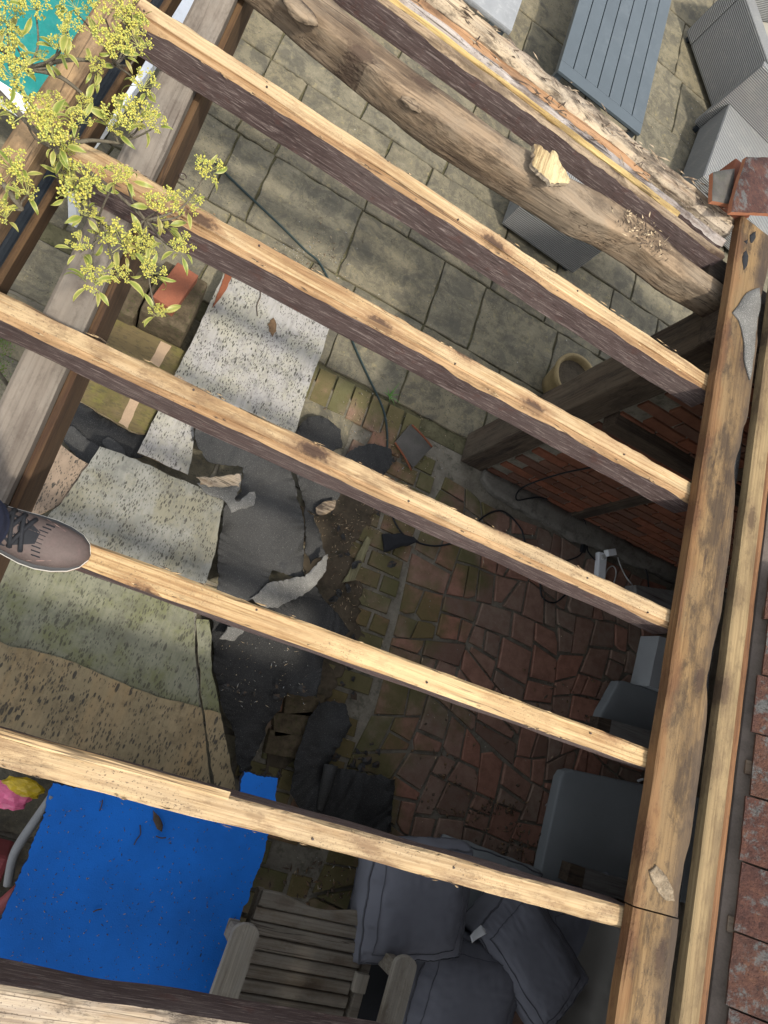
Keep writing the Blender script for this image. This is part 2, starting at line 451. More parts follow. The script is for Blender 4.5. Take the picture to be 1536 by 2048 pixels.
def stone():
    n = NT('flagstone', 0.85)
    v = n.vec((1, 1, 1))
    a = n.noise(v, 3.0, 6, 0.6)
    b = n.noise(v, 14, 6, 0.68)
    f = n.noise(v, 160, 3, 0.6)
    c = n.ramp(a, [(0.32, (0.0869, 0.0821, 0.0557)), (0.5, (0.1392, 0.1282, 0.0866)), (0.68, (0.1879, 0.1676, 0.1084))])
    tint = n.ramp(n.oi.outputs['Random'], [(0.0, (0.167, 0.1643, 0.1361)), (0.35, (0.2018, 0.1709, 0.1052)), (0.7, (0.1531, 0.1479, 0.1176)), (1.0, (0.2087, 0.1873, 0.1238))])
    c = n.mix(0.45, c, tint)
    c = n.mix(n.math('MULTIPLY', n.ss(b, 0.46, 0.64), 0.62), c, (0.0522, 0.0525, 0.0402))
    c = n.mix(n.math('MULTIPLY', n.ss(n.noise(v, 22, 6, 0.75), 0.56, 0.66), 0.6), c, (0.2784, 0.2366, 0.1176))
    big = n.noise(n.vec((1, 1, 1)), 2.2, 5, 0.7, 0.6)
    c = n.mix(n.math('MULTIPLY', n.ss(big, 0.46, 0.66), 0.65), c, (0.0561, 0.0573, 0.046))
    c = n.mix(n.math('MULTIPLY', n.ss(n.noise(v, 60, 4, 0.7), 0.55, 0.68), 0.4), c, (0.2694, 0.2385, 0.1498))
    c = n.mix(0.22, c, (0.1908, 0.1484, 0.0849))
    k = n.vor(n.vec((1, 1, 1)), 60)
    sp = n.math('MULTIPLY', n.ss(k, 0.12, 0.26, 1, 0), n.ss(n.noise(v, 4, 4, 0.6), 0.48, 0.62))
    c = n.mix(n.math('MULTIPLY', sp, 0.8), c, (0.0313, 0.0316, 0.0248))
    k2 = n.vor(n.vec((1, 0.8, 1)), 9)
    c = n.mix(n.math('MULTIPLY', n.ss(k2, 0.02, 0.05, 1, 0), 0.8), c, (0.3479, 0.3287, 0.2848))
    st_ = n.noise(n.vec((0.25, 1, 1), rot=(0, 0, 0.5)), 22, 6, 0.75, 1.5)
    c = n.mix(n.math('MULTIPLY', n.ss(st_, 0.52, 0.62), 0.30), c, (0.2245, 0.2014, 0.1398))
    c = n.mix(n.math('MULTIPLY', n.ss(f, 0.54, 0.66), 0.35), c, (0.0561, 0.053, 0.0399))
    mid_ = n.noise(v, 7, 7, 0.75, 0.8)
    c = n.mix(n.math('MULTIPLY', n.ss(mid_, 0.47, 0.60), 0.55), c, (0.0617, 0.0583, 0.0479))
    c = n.mix(n.math('MULTIPLY', n.ss(mid_, 0.30, 0.43, 1, 0), 0.45), c, (0.2469, 0.212, 0.1498))
    n.bump(n.math('ADD', n.math('MULTIPLY', b, 1.5), n.math('MULTIPLY', f, 0.5)), 0.45, 0.008)
    return n.out(c)
M['flag'] = stone()

def mossy(name, c1, c2, c3, moss=(0.085, 0.10, 0.02), ma=0.55):
    n = NT(name, 0.9)
    v = n.vec((1, 1, 1))
    col = n.ramp(n.oi.outputs['Random'], [(0.0, c1), (0.4, c2), (0.8, c3), (1.0, tuple(q * 0.6 for q in c2))])
    a = n.noise(v, 18, 6, 0.7)
    col = n.mix(n.math('MULTIPLY', n.ss(a, 0.35, 0.7), 0.55), col, tuple(q * 0.45 for q in c1))
    w = n.vec((1, 1, 1), rnd=False, src='Object')
    if ma:
        g = n.t.nodes.new('ShaderNodeNewGeometry')
        m = n.noise(g.outputs['Position'], 2.6, 6, 0.65)
        sx = n.t.nodes.new('ShaderNodeSeparateXYZ')
        n.lk(g.outputs['Position'], sx.inputs[0])
        fall = n.ss(sx.outputs[0], 1.55, 2.25, 0.13, -0.13)
        col = n.mix(n.math('MULTIPLY', n.ss(n.math('ADD', m, fall), 0.47, 0.68), ma), col, moss)
    k = n.vor(v, 45)
    col = n.mix(n.math('MULTIPLY', n.ss(k, 0.05, 0.1, 1, 0), 0.5), col, (0.02, 0.018, 0.015))
    n.bump(n.noise(v, 120, 4, 0.65), 0.5, 0.006)
    return n.out(col)
M['paver'] = mossy('paving_brick', (0.30, 0.145, 0.098), (0.25, 0.15, 0.108), (0.22, 0.165, 0.125), (0.068, 0.08, 0.02), 0.72)
M['mossbrick'] = plain('mossy_dark_brick', (0.085, 0.066, 0.042), 0.95, 0.45, 25, 0.9, 0.1, (0.045, 0.05, 0.018), 0.8, 110)
M['brick'] = mossy('wall_brick', (0.24, 0.085, 0.045), (0.19, 0.08, 0.045), (0.15, 0.085, 0.06), ma=0.0)
M['mortar'] = plain('lime_mortar', (0.19, 0.172, 0.135), 0.95, 0.35, 9, 0.6, 0.1, (0.06, 0.06, 0.04), 0.6, 90)
M['mortar_dirt'] = plain('mossy_joint', (0.105, 0.096, 0.055), 0.95, 0.5, 7, 0.6, 0.1, (0.035, 0.04, 0.018), 0.8, 60)
M['concrete'] = plain('concrete_haunch', (0.147, 0.1365, 0.1155), 0.95, 0.3, 6, 0.5, 0.1, (0.056, 0.0525, 0.042), 0.6, 80)
M['soil'] = plain('soil', (0.075, 0.06, 0.042), 0.95, 0.4, 6, 0.8, 0.1, (0.03, 0.03, 0.02), 0.6, 60)
M['redbrick'] = plain('loose_red_brick', (0.2074, 0.0736, 0.0408), 0.85, 0.2, 10, 0.4, 0.2, (0.144, 0.064, 0.0408), 0.4)
def clay():
    n = NT('clay_tile', 0.92)
    v = n.vec((1, 1, 1))
    c = n.ramp(n.noise(v, 20, 7, 0.75), [(0.34, (0.0351, 0.0176, 0.0162)), (0.47, (0.0897, 0.0405, 0.0306)), (0.56, (0.1287, 0.0572, 0.0378)), (0.68, (0.2106, 0.1056, 0.054))])
    tn = n.ramp(n.oi.outputs['Random'], [(0, (0.117, 0.051, 0.036)), (0.5, (0.0741, 0.037, 0.0315)), (1, (0.1716, 0.0924, 0.054))])
    c = n.mix(0.35, c, tn)
    c = n.mix(n.math('MULTIPLY', n.ss(n.noise(v, 13, 7, 0.78), 0.51, 0.60), 0.75), c, (0.1326, 0.1452, 0.1395))
    c = n.mix(n.math('MULTIPLY', n.ss(n.noise(v, 150, 3, 0.7), 0.56, 0.66), 0.6), c, (0.0234, 0.0158, 0.0144))
    n.bump(n.math('ADD', n.noise(v, 90, 5, 0.75), n.noise(v, 25, 4)), 1.0, 0.012)
    return n.out(c)
M['clay'] = clay()
M['clayedge'] = plain('clay_fresh', (0.3, 0.12, 0.06), 0.9, 0.25)
M['slate'] = plain('dark_slate', (0.075, 0.068, 0.058), 0.7, 0.3, 12, 0.3, 0.4, (0.05, 0.055, 0.03), 0.6)
M['sarking'] = plain('grey_sarking', (0.136, 0.112, 0.092), 0.9, 0.3, 5, 0.3, 0.2, (0.08, 0.068, 0.056), 0.6)
def bluemat():
    n = NT('blue_paint', 0.75, 0.3)
    v = n.vec((1, 1, 1))
    c = n.ramp(n.noise(v, 3, 5, 0.6), [(0.3, (0.004, 0.11, 0.44)), (0.6, (0.005, 0.15, 0.60)), (0.8, (0.008, 0.17, 0.64))])
    c = n.mix(n.math('MULTIPLY', n.ss(n.vor(n.vec((1, 0.7, 1), rot=(0, 0, 0.6)), 55), 0.05, 0.10, 1, 0), 0.85), c, (0.012, 0.03, 0.07))
    k = n.vor(n.vec((1, 0.45, 1), rot=(0, 0, -0.7)), 28)
    c = n.mix(n.math('MULTIPLY', n.math('MULTIPLY', n.ss(k, 0.05, 0.12, 1, 0), n.ss(n.noise(v, 7, 3), 0.48, 0.58)), 0.9), c, (0.02, 0.03, 0.035))
    n.bump(n.noise(v, 200, 3, 0.6), 0.3, 0.004)
    return n.out(c)
M['blue'] = bluemat()
M['blueedge'] = plain('blue_board_core', (0.012, 0.02, 0.05), 0.9)
M['cushion'] = plain('charcoal_cushion', (0.1552, 0.161, 0.1864), 0.8, 0.12, 6, 0.08, 0.25, None, 0, 900)
M['piping'] = plain('cushion_piping', (0.085, 0.088, 0.10), 0.8, 0.1)
M['greypad'] = plain('grey_pad', (0.1904, 0.2072, 0.2128), 0.85, 0.10, 3, 0.05, 0.2, None, 0, 700)
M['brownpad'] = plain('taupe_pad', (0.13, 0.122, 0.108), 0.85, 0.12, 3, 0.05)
M['greywood'] = wood('grey_painted_arm', (0.17, 0.165, 0.155), (0.135, 0.13, 0.12), (0.085, 0.08, 0.075), 'X', 0.25, (0.06, 0.055, 0.05), 0.2, 0.1, 0.3)
M['whiteboard'] = plain('pale_grey_board', (0.34, 0.36, 0.365), 0.7, 0.08, 3, 0.05)
def rattan():
    n = NT('grey_rattan', 0.6, 0.35)
    u = n.t.nodes.new('ShaderNodeUVMap')
    w1 = n.t.nodes.new('ShaderNodeTexWave')
    w1.bands_direction = 'Y'
    n.lk(u.outputs[0], w1.inputs['Vector'])
    w1.inputs['Scale'].default_value = 22
    w1.inputs['Distortion'].default_value = 0.4
    w2 = n.t.nodes.new('ShaderNodeTexWave')
    w2.bands_direction = 'X'
    n.lk(u.outputs[0], w2.inputs['Vector'])
    w2.inputs['Scale'].default_value = 34
    h = n.math('ADD', n.math('MULTIPLY', w1.outputs['Fac'], 1.0), n.math('MULTIPLY', w2.outputs['Fac'], 0.25))
    c = n.ramp(h, [(0.15, (0.075, 0.0788, 0.0825)), (0.55, (0.18, 0.1837, 0.18)), (0.9, (0.2475, 0.2475, 0.2325))])
    v = n.vec((1, 1, 1))
    c = n.mix(n.math('MULTIPLY', n.ss(n.noise(v, 9, 5, 0.7), 0.5, 0.7), 0.3), c, (0.3, 0.2925, 0.255))
    n.bump(h, 0.7, 0.006)
    return n.out(c)
M['rattan'] = rattan()
M['beige'] = plain('beige_cushion', (0.288, 0.272, 0.224), 0.9, 0.1, 4, 0.08)
M['metal'] = plain('slate_blue_metal', (0.062, 0.078, 0.088), 0.42, 0.12, 2.5, 0.04, 0.5, (0.09, 0.107, 0.117), 0.5, 300)
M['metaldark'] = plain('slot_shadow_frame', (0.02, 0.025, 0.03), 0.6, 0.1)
M['palegrey'] = plain('pale_grey_top', (0.216, 0.224, 0.228), 0.6, 0.15, 8, 0.1, 0.4, (0.336, 0.344, 0.336), 0.5)
M['teal'] = plain('teal_sheet', (0.004, 0.165, 0.148), 0.5, 0.22, 6, 0.2, 0.45, (0.05, 0.21, 0.19), 0.6, 60)
M['white'] = plain('white_plastic', (0.74, 0.76, 0.77), 0.5, 0.06, 5, 0.04, 0.4, (0.55, 0.56, 0.54), 0.4)
M['gutter'] = plain('black_gutter', (0.022, 0.027, 0.033), 0.5, 0.25, 6, 0.1, 0.4)
M['cable'] = plain('black_cable', (0.012, 0.014, 0.016), 0.5, 0.1)
M['cablegreen'] = plain('dark_green_cable', (0.02, 0.035, 0.034), 0.5, 0.1)
M['wcable'] = plain('white_cable', (0.42, 0.42, 0.39), 0.5, 0.06)
M['rag'] = plain('black_rag', (0.014, 0.015, 0.017), 0.9, 0.2)
M['terracotta'] = plain('stone_pot', (0.234, 0.1755, 0.0845), 0.85, 0.2, 15, 0.3)
M['twig'] = plain('red_stick', (0.18, 0.06, 0.027), 0.8, 0.2)
M['chip'] = plain('wood_chip', (0.42, 0.33, 0.21), 0.9, 0.4, 40)
M['leafbrown'] = plain('brown_leaf', (0.13, 0.08, 0.042), 0.9, 0.4, 30)
M['dark_chip'] = plain('dark_leaf_litter', (0.07, 0.05, 0.035), 0.9, 0.4, 30)
M['grass'] = plain('grass_blade', (0.09, 0.20, 0.04), 0.6, 0.2)
M['moss'] = plain('moss', (0.10, 0.12, 0.022), 0.95, 0.4, 30, 0.8)
M['pipe'] = plain('grey_pipe', (0.22, 0.225, 0.225), 0.6, 0.12)
M['pink'] = plain('pink_plastic', (0.70, 0.14, 0.26), 0.35, 0.15, 20, 0.3, 0.5)
M['yellowp'] = plain('yellow_plastic', (0.55, 0.38, 0.02), 0.35, 0.15, 20, 0.3, 0.5)
M['maroon'] = plain('maroon_plastic', (0.24, 0.06, 0.06), 0.5, 0.2)
M['nail'] = plain('rusty_nail', (0.05, 0.035, 0.03), 0.6, 0.2)
M['navy'] = plain('navy_trousers', (0.022, 0.026, 0.046), 0.9, 0.2, 14, 0.25, 0.15, None, 0, 500)
M['jacket'] = plain('dark_jacket', (0.03, 0.032, 0.035), 0.9, 0.2)
M['skin'] = plain('skin', (0.45, 0.27, 0.19), 0.6, 0.08)
M['hair'] = plain('brown_hair', (0.05, 0.03, 0.02), 0.7, 0.2)
M['shoe'] = plain('taupe_shoe_leather', (0.0814, 0.0613, 0.0543), 0.7, 0.2, 25, 0.2, 0.3, (0.111, 0.0746, 0.0679), 0.5, 250)
M['shoegrey'] = plain('grey_shoe_rand', (0.05, 0.05, 0.05), 0.7, 0.15, 25, 0.1)
M['shoeblack'] = plain('black_lace', (0.012, 0.013, 0.016), 0.8, 0.15)
M['solewhite'] = plain('pale_sole', (0.55, 0.52, 0.46), 0.7, 0.15, 15)
M['soleorange'] = plain('gum_sole', (0.45, 0.22, 0.13), 0.7, 0.15, 15)
M['pinktrim'] = plain('pink_stitching', (0.26, 0.165, 0.14), 0.7, 0.1)
M['bark'] = plain('grey_twig_bark', (0.112, 0.0957, 0.069), 0.9, 0.35, 40, 0.6, 0.2, (0.189, 0.1848, 0.132), 0.5)
def leafmat():
    n = NT('variegated_leaf', 0.45, 0.4)
    u = n.t.nodes.new('ShaderNodeUVMap')
    sx = n.t.nodes.new('ShaderNodeSeparateXYZ')
    n.lk(u.outputs[0], sx.inputs[0])
    e = n.math('ABSOLUTE', n.math('SUBTRACT', sx.outputs[0], 0.5))
    e = n.math('ADD', e, n.math('MULTIPLY', n.noise(n.vec(), 40, 3), 0.12))
    c = n.ramp(e, [(0.10, (0.1406, 0.1998, 0.0333)), (0.32, (0.222, 0.2664, 0.0444)), (0.46, (0.4588, 0.4218, 0.148))])
    tn = n.ramp(n.oi.outputs['Random'], [(0, (0.1702, 0.222, 0.037)), (0.5, (0.3404, 0.3404, 0.074)), (0.85, (0.444, 0.3848, 0.1184)), (1, (0.3108, 0.185, 0.074))])
    c = n.mix(0.38, c, tn)
    tip = n.ss(sx.outputs[1], 0.9, 1.0)
    c = n.mix(n.math('MULTIPLY', tip, n.ss(n.oi.outputs['Random'], 0.55, 0.7)), c, (0.0888, 0.0518, 0.0259))
    tr = n.t.nodes.new('ShaderNodeBsdfTranslucent')
    n.lk(c, tr.inputs['Color'])
    ms = n.t.nodes.new('ShaderNodeMixShader')
    ms.inputs[0].default_value = 0.3
    mo = n.t.nodes['Material Output']
    n.out(c)
    n.lk(n.b.outputs[0], ms.inputs[1])
    n.lk(tr.outputs[0], ms.inputs[2])
    n.lk(ms.outputs[0], mo.inputs['Surface'])
    return n.m
M['leaf'] = leafmat()
M['bud'] = plain('yellow_bud', (0.42, 0.385, 0.075), 0.6, 0.35, 60, 0.1)
M['bud2'] = plain('green_yellow_bud', (0.31, 0.335, 0.075), 0.6, 0.35, 60, 0.1)
M['stalk'] = plain('pale_stalk', (0.42, 0.42, 0.14), 0.6, 0.2)

# ------------------------------------------------------------------ generic builders
def timber(name, p0, p1, w, h, mt, ms, seed=0, jit=0.004, segs=48, sag=0.0, taper=1.0, parent=None, chamf=0.007, bow=0.0, profile=None):
    """sawn timber from p0 to p1 (centre of the top face), bare top and coloured sides, worn uneven edges"""
    p0, p1 = Vector(p0), Vector(p1)
    L = (p1 - p0).length
    d = (p1 - p0).normalized()
    side = Vector((0, 0, 1)).cross(d).normalized()
    up = d.cross(side)
    prof = profile or [(-0.5, -1, 0), (0.5, -1, 0), (0.5, -0.5, 0), (0.5, 0, -1), (0.5, 0, 1), (0.17, 0, 2), (-0.17, 0, 2), (-0.5, 0, 1), (-0.5, 0, -1), (-0.5, -0.5, 0)]
    V, F, MI = [], [], []
    np_ = len(prof)
    for i in range(segs + 1):
        t = i / segs
        x = t * L
        wob = bow * math.sin(t * math.pi * 1.3 + seed) + 0.5 * jit * nz((x * 1.5, seed * 3.1, 0), 1)
        for k, (a, b, c) in enumerate(prof):
            yy = a * w + wob
            zz = b * h
            if c == -1:
                zz -= chamf * (0.5 + 1.5 * abs(nz((x * 14, k * 5.0 + seed, 1.3), 1)) + 1.2 * max(0.0, nz((x * 4.1, k * 3.0 + seed, 6.3), 1) - 0.15) * 3)
                yy += math.copysign(0.0005, a)
            elif c == 1:
                yy -= math.copysign(chamf * 0.7 + jit * 1.2 * abs(nz((x * 11, k * 3.0 + seed, 4), 1)), a)
                zz += jit * 0.35 * nz((x * 9, seed + k, 7), 1)
            elif c == 4:
                yy -= math.copysign(chamf * 0.6 + jit * 1.6 * abs(nz((x * 12, k * 3.0 + seed, 4), 1)), a)
            elif c == 2:
                zz += jit * 0.5 * nz((x * 7, seed + k * 2.3, 9), 1)
            j = jit * 0.6
            yy += j * nz((x * 5, k * 2.0 + seed, 3), 1)
            zz += j * nz((x * 5, k * 2.0 + seed, 8), 1) + sag * math.sin(t * math.pi)
            ex = 0.0
            if i in (0, segs):
                ex = jit * 1.5 * nz((k * 1.7, seed, i), 1)
            V.append(Vector((x + ex, yy, zz)))
    for i in range(segs):
        for k in range(np_):
            k2 = (k + 1) % np_
            F.append((i * np_ + k, i * np_ + k2, (i + 1) * np_ + k2, (i + 1) * np_ + k))
            if 3 in (prof[k][2], prof[k2][2]) or 4 in (prof[k][2], prof[k2][2]):
                MI.append(2)
                continue
            MI.append(0 if (prof[k][2] in (1, 2, -1) and prof[k2][2] in (1, 2, -1) and not (prof[k][2] == -1 and prof[k2][2] == 0)) else 1)
    F.append(tuple(range(np_ - 1, -1, -1)))
    F.append(tuple(segs * np_ + k for k in range(np_)))
    MI += [1, 1]
    me = mesh(name, V, [tuple(reversed(f)) for f in F], (mt, ms, M['pine_o']), False, MI)
    bm = bmesh.new()
    bm.from_mesh(me)
    bmesh.ops.recalc_face_normals(bm, faces=bm.faces)
    bm.to_mesh(me)
    bm.free()
    o = obj(name, me, parent)
    o.matrix_world = Matrix(((d.x, side.x, up.x, p0.x), (d.y, side.y, up.y, p0.y), (d.z, side.z, up.z, p0.z), (0, 0, 0, 1)))
    return o

def slab(name, pts, th, m, medge=None, jit=0.004, step=0.03, seed=0, amp=0.0, cuts=0, parent=None, rot=0.0):
    """flat or gently warped board or sheet from its outline (3-D points of the top face)"""
    pts = [Vector(p) for p in pts]
    c = sum(pts, Vector()) / len(pts)
    out = []
    for i, p in enumerate(pts):
        q = pts[(i + 1) % len(pts)]
        n = max(1, int((q - p).length / step))
        e = (q - p)
        nrm = Vector((e.y, -e.x, 0)).normalized() if e.length > 1e-6 else Vector()
        for k in range(n):
            v = p + e * (k / n)
            if k:
                v = v + nrm * jit * 2 * (nz((v.x * 11, v.y * 11, seed * 2.1), 1) + 0.55 * nz((v.x * 31, v.y * 31, seed * 2.1), 1) + 0.5 * nz((v.x * 83, v.y * 83, seed), 1))
            out.append(v - c)
    bm = bmesh.new()
    vs_ = [bm.verts.new(v) for v in out]
    f = bm.faces.new(vs_)
    if f.normal.z < 0 or True:
        bm.normal_update()
        if f.normal.z < 0:
            f.normal_flip()
    if cuts:
        bmesh.ops.triangulate(bm, faces=bm.faces[:])
        bmesh.ops.subdivide_edges(bm, edges=[e for e in bm.edges if e.calc_length() > step * 1.6], cuts=cuts, use_grid_fill=True)
        bmesh.ops.triangulate(bm, faces=bm.faces[:])
        for v in bm.verts:
            w = v.co + c
            v.co.z += amp * (nz((w.x * 4, w.y * 4, seed), 1) + 0.6 * nz((w.x * 9, w.y * 9, seed + 3), 1) + 0.35 * abs(nz((w.x * 19, w.y * 19, seed + 6), 1)))
    top = bm.faces[:]
    bnd = [e for e in bm.edges if e.is_boundary]
    # sides and bottom
    dup = bmesh.ops.duplicate(bm, geom=top)
    bot = [g for g in dup['geom'] if isinstance(g, bmesh.types.BMFace)]
    vmap = dup['vert_map']
    done = set()
    for fb in bot:
        for v in fb.verts:
            if v not in done:
                done.add(v)
                v.co.z -= th
        fb.normal_flip()
        fb.material_index = 1 if medge else 0
    for e in bnd:
        a, b = e.verts
        try:
            ff = bm.faces.new((a, b, vmap[b], vmap[a]))
            ff.material_index = 1 if medge else 0
        except Exception:
            pass
    me = from_bm(name, bm, (m, medge) if medge else (m,), smooth=False)
    if cuts:
        for p in me.polygons:
            p.use_smooth = abs(p.normal.z) > 0.5
    o = obj(name, me, parent, c)
    return o

def pxs(pts, z):
    return [at(p[0], p[1], p[2] if len(p) > 2 else z) for p in pts]

def cushion(name, cen, L, W, H, rz, pitch, label, roll=0.0, mat='cushion', puff=0.045, pip=True, seed=0, group=None, nn=40):
    """box cushion: puffed faces, soft corners, piping along both rims"""
    V, F = [], []
    idx = {}
    def sp(u, v, w):
        x, y, z = u, v, w
        r = 0.90
        sx = x * (1 - 0.05 * (1 - abs(z)) * (y * y)) 
        e = (1 - x ** 4) * (1 - y ** 4)
        px = x * L / 2 * (1 - 0.03 * y * y) + 0.010 * nz((x * 3 + seed, y * 3, z * 2), 1)
        py = y * W / 2 * (1 - 0.03 * x * x) + 0.010 * nz((x * 3, y * 3 + seed, z * 2 + 5), 1)
        zz = z * H / 2 * (0.82 + 0.18 * e)
        if abs(z) > 0.99:
            zz += math.copysign(puff * e, z)
        # wrinkles near the rims
        rim = max(abs(x), abs(y))
        zz += 0.006 * rim * nz((x * 9 + seed, y * 9, z), 1) + 0.005 * (rim ** 3) * nz(((x * 16 if abs(x) < abs(y) else x * 3) + seed, (y * 16 if abs(y) < abs(x) else y * 3), z), 1)
        if abs(abs(x) - 0.8) < 0.06 or abs(abs(y) - 0.8) < 0.06:
            if max(abs(x), abs(y)) < 0.87:
                zz -= math.copysign(0.002, z)
        bulge = 0.012 * (1 - z * z) 
        if abs(x) > 0.99:
            px += math.copysign(bulge, x)
        if abs(y) > 0.99:
            py += math.copysign(bulge, y)
        return (px, py, zz)
    def vid(u, v, w):
        k = (round(u, 4), round(v, 4), round(w, 4))
        if k not in idx:
            idx[k] = len(V)
            V.append(sp(*k))
        return idx[k]
    g = [-1 + 2 * i / nn for i in range(nn + 1)]
    hz = [-1, -0.5, 0, 0.5, 1]
    for i in range(nn):
        for j in range(nn):
            for w in (-1, 1):
                q = (vid(g[i], g[j], w), vid(g[i + 1], g[j], w), vid(g[i + 1], g[j + 1], w), vid(g[i], g[j + 1], w))
                F.append(q if w > 0 else tuple(reversed(q)))
    for i in range(nn):
        for k in range(4):
            for w in (-1, 1):
                q = (vid(g[i], w, hz[k]), vid(g[i + 1], w, hz[k]), vid(g[i + 1], w, hz[k + 1]), vid(g[i], w, hz[k + 1]))
                F.append(q if w < 0 else tuple(reversed(q)))
                q = (vid(w, g[i], hz[k]), vid(w, g[i + 1], hz[k]), vid(w, g[i + 1], hz[k + 1]), vid(w, g[i], hz[k + 1]))
                F.append(q if w > 0 else tuple(reversed(q)))
    t = thing(name, label, 'cushion', cen, 0, group)
    t.rotation_euler = (pitch, roll, rz)
    obj('cover', mesh('cushion_cover', V, F, (M[mat],), True), t)
    if pip:
        q8 = [a * 0.8 for a in g]
        top_ = [sp(a, -0.8, 1) for a in q8] + [sp(0.8, a, 1) for a in q8[1:]] + [sp(a, 0.8, 1) for a in reversed(q8[:-1])] + [sp(-0.8, a, 1) for a in reversed(q8[:-1])]
        obj('seam', tube_mesh('seam', [Vector(p) + Vector((0, 0, 0.003)) for p in top_], 0.0016, M['piping'], 5), t)
        for w in (1, -1):
            ring = [sp(a, -1, w) for a in g] + [sp(1, a, w) for a in g[1:]] + [sp(a, 1, w) for a in reversed(g[:-1])] + [sp(-1, a, w) for a in reversed(g[:-1])]
            obj('piping', tube_mesh('piping', ring, 0.0045, M['piping'], 6), t)
    return t

# ------------------------------------------------------------------ the setting: ground and paving
g_ = mesh('ground', [(-40, -40, -0.05), (40, -40, -0.05), (40, 40, -0.05), (-40, 40, -0.05)], [(0, 1, 2, 3)], (M['soil'],))
struct(obj('ground', g_))
bed = struct(obj('patio', mesh('patio', [(-3, 1.70, -0.014), (7.5, 1.70, -0.014), (7.5, 9, -0.014), (-3, 9, -0.014)], [(0, 1, 2, 3)], (M['mortar_dirt'],))))

def flag(x0, x1, y0, y1, parent, seed):
    g = 0.005
    w, l = (x1 - x0) / 2 - g, (y1 - y0) / 2 - g
    pts = []
    n = 7
    r = random.Random(seed)
    for (ax, ay, bx, by) in ((-w, -l, w, -l), (w, -l, w, l), (w, l, -w, l), (-w, l, -w, -l)):
        for k in range(n):
            t = k / n
            j = 0.0065 * (r.random() - 0.5) * 2
            nx, ny = (by - ay), -(bx - ax)
            q = math.hypot(nx, ny)
            pts.append((ax + (bx - ax) * t + nx / q * j, ay + (by - ay) * t + ny / q * j))
    N = len(pts)
    tl = [r.uniform(-0.004, 0.004) for _ in range(3)]
    def zt(x, y, s):
        return tl[0] + tl[1] * x + tl[2] * y + s
    V = [(x * 0.985, y * 0.985, zt(x, y, 0.0)) for x, y in pts] + [(x, y, zt(x, y, -0.006)) for x, y in pts] + [(x, y, -0.02) for x, y in pts]
    F = [tuple(range(N))]
    for b in (0, N):
        for k in range(N):
            k2 = (k + 1) % N
            F.append((b + N + k, b + N + k2, b + k2, b + k))
    return obj('flagstone', mesh('flagstone', V, F, (M['flag'],)), parent, ((x0 + x1) / 2, (y0 + y1) / 2, 0.004))

rows = [((1.80, 2.365), [-2.4, -1.5, -0.85, -0.2, 0.30, 0.58, 1.05, 1.63, 2.3, 2.9, 3.5, 4.2, 4.9]),
        ((2.365, 2.86), [-2.4, -1.6, -0.9, -0.34, -0.12, 0.455, 1.055, 1.375, 1.975, 2.6, 3.2, 3.9, 4.6]),
        ((2.86, 3.45), [-2.4, -1.7, -1.0, -0.37, -0.13, 0.46, 0.77, 1.40, 1.85, 2.34, 2.78, 3.4, 4.0, 4.7]),
        ((3.45, 4.05), [-2.4, -1.8, -1.1, -0.37, 0.23, 0.85, 1.45, 1.9, 2.5, 3.1, 3.7, 4.4]),
        ((4.05, 4.62), [-2.4, -1.6, -0.9, -0.3, 0.3, 0.9, 1.2, 1.8, 2.18, 2.62, 3.3, 3.9, 4.6]),
        ((4.62, 5.2), [-2.0, -1.3, -0.6, 0.0, 0.6, 1.1, 1.7, 2.22, 2.8, 3.4, 4.0, 4.6]),
        ((5.2, 5.8), [-2.0, -1.4, -0.7, -0.1, 0.5, 0.9, 1.5, 2.1, 2.55, 3.2, 3.8, 4.5]),
        ((5.8, 6.45), [-1.0, -0.4, 0.2, 0.8, 1.4, 1.9, 2.45, 3.1, 3.7, 4.4, 5.1]),
        ((6.45, 7.1), [-0.4, 0.2, 0.9, 1.5, 2.1, 2.7, 3.3, 4.0, 4.7, 5.4])]
sd = 0
for (ya, yb), xs in rows:
    for xa, xb in zip(xs, xs[1:]):
        sd += 1
        flag(xa, xb, ya, yb, bed, sd)

bed2 = struct(obj('brick_paving', mesh('brick_paving', [(-3, -4, -0.010), (4.6, -4, -0.010), (4.6, 1.695, -0.010), (-3, 1.695, -0.010)], [(0, 1, 2, 3)], (M['mortar'],))))
def piece(name, poly, h, m, parent, tilt=(0, 0), bev=0.005, base=-0.012):
    cx_ = sum(p[0] for p in poly) / len(poly)
    cy_ = sum(p[1] for p in poly) / len(poly)
    N = len(poly)
    P0 = [(x - cx_, y - cy_) for x, y in poly]
    V = []
    for x, y in P0:
        q = max(0.0, 1 - bev / max(0.02, math.hypot(x, y)))
        V.append((x * q, y * q, h + tilt[0] * x + tilt[1] * y))
    V += [(x, y, h - bev * 0.9 + tilt[0] * x + tilt[1] * y) for x, y in P0]
    V += [(x, y, base) for x, y in P0]
    F = [tuple(range(N))]
    for b in (0, N):
        for k in range(N):
            k2 = (k + 1) % N
            F.append((b + N + k, b + N + k2, b + k2, b + k))
    return obj(name, mesh(name, V, F, (m,)), parent, (cx_, cy_, 0))

def clip(poly, nx, ny, d):
    out = []
    for i in range(len(poly)):
        a, b = poly[i], poly[(i + 1) % len(poly)]
        da, db = a[0] * nx + a[1] * ny - d, b[0] * nx + b[1] * ny - d
        if da <= 0:
            out.append(a)
        if (da < 0 < db) or (db < 0 < da):
            t = da / (da - db)
            out.append((a[0] + (b[0] - a[0]) * t, a[1] + (b[1] - a[1]) * t))
    return out

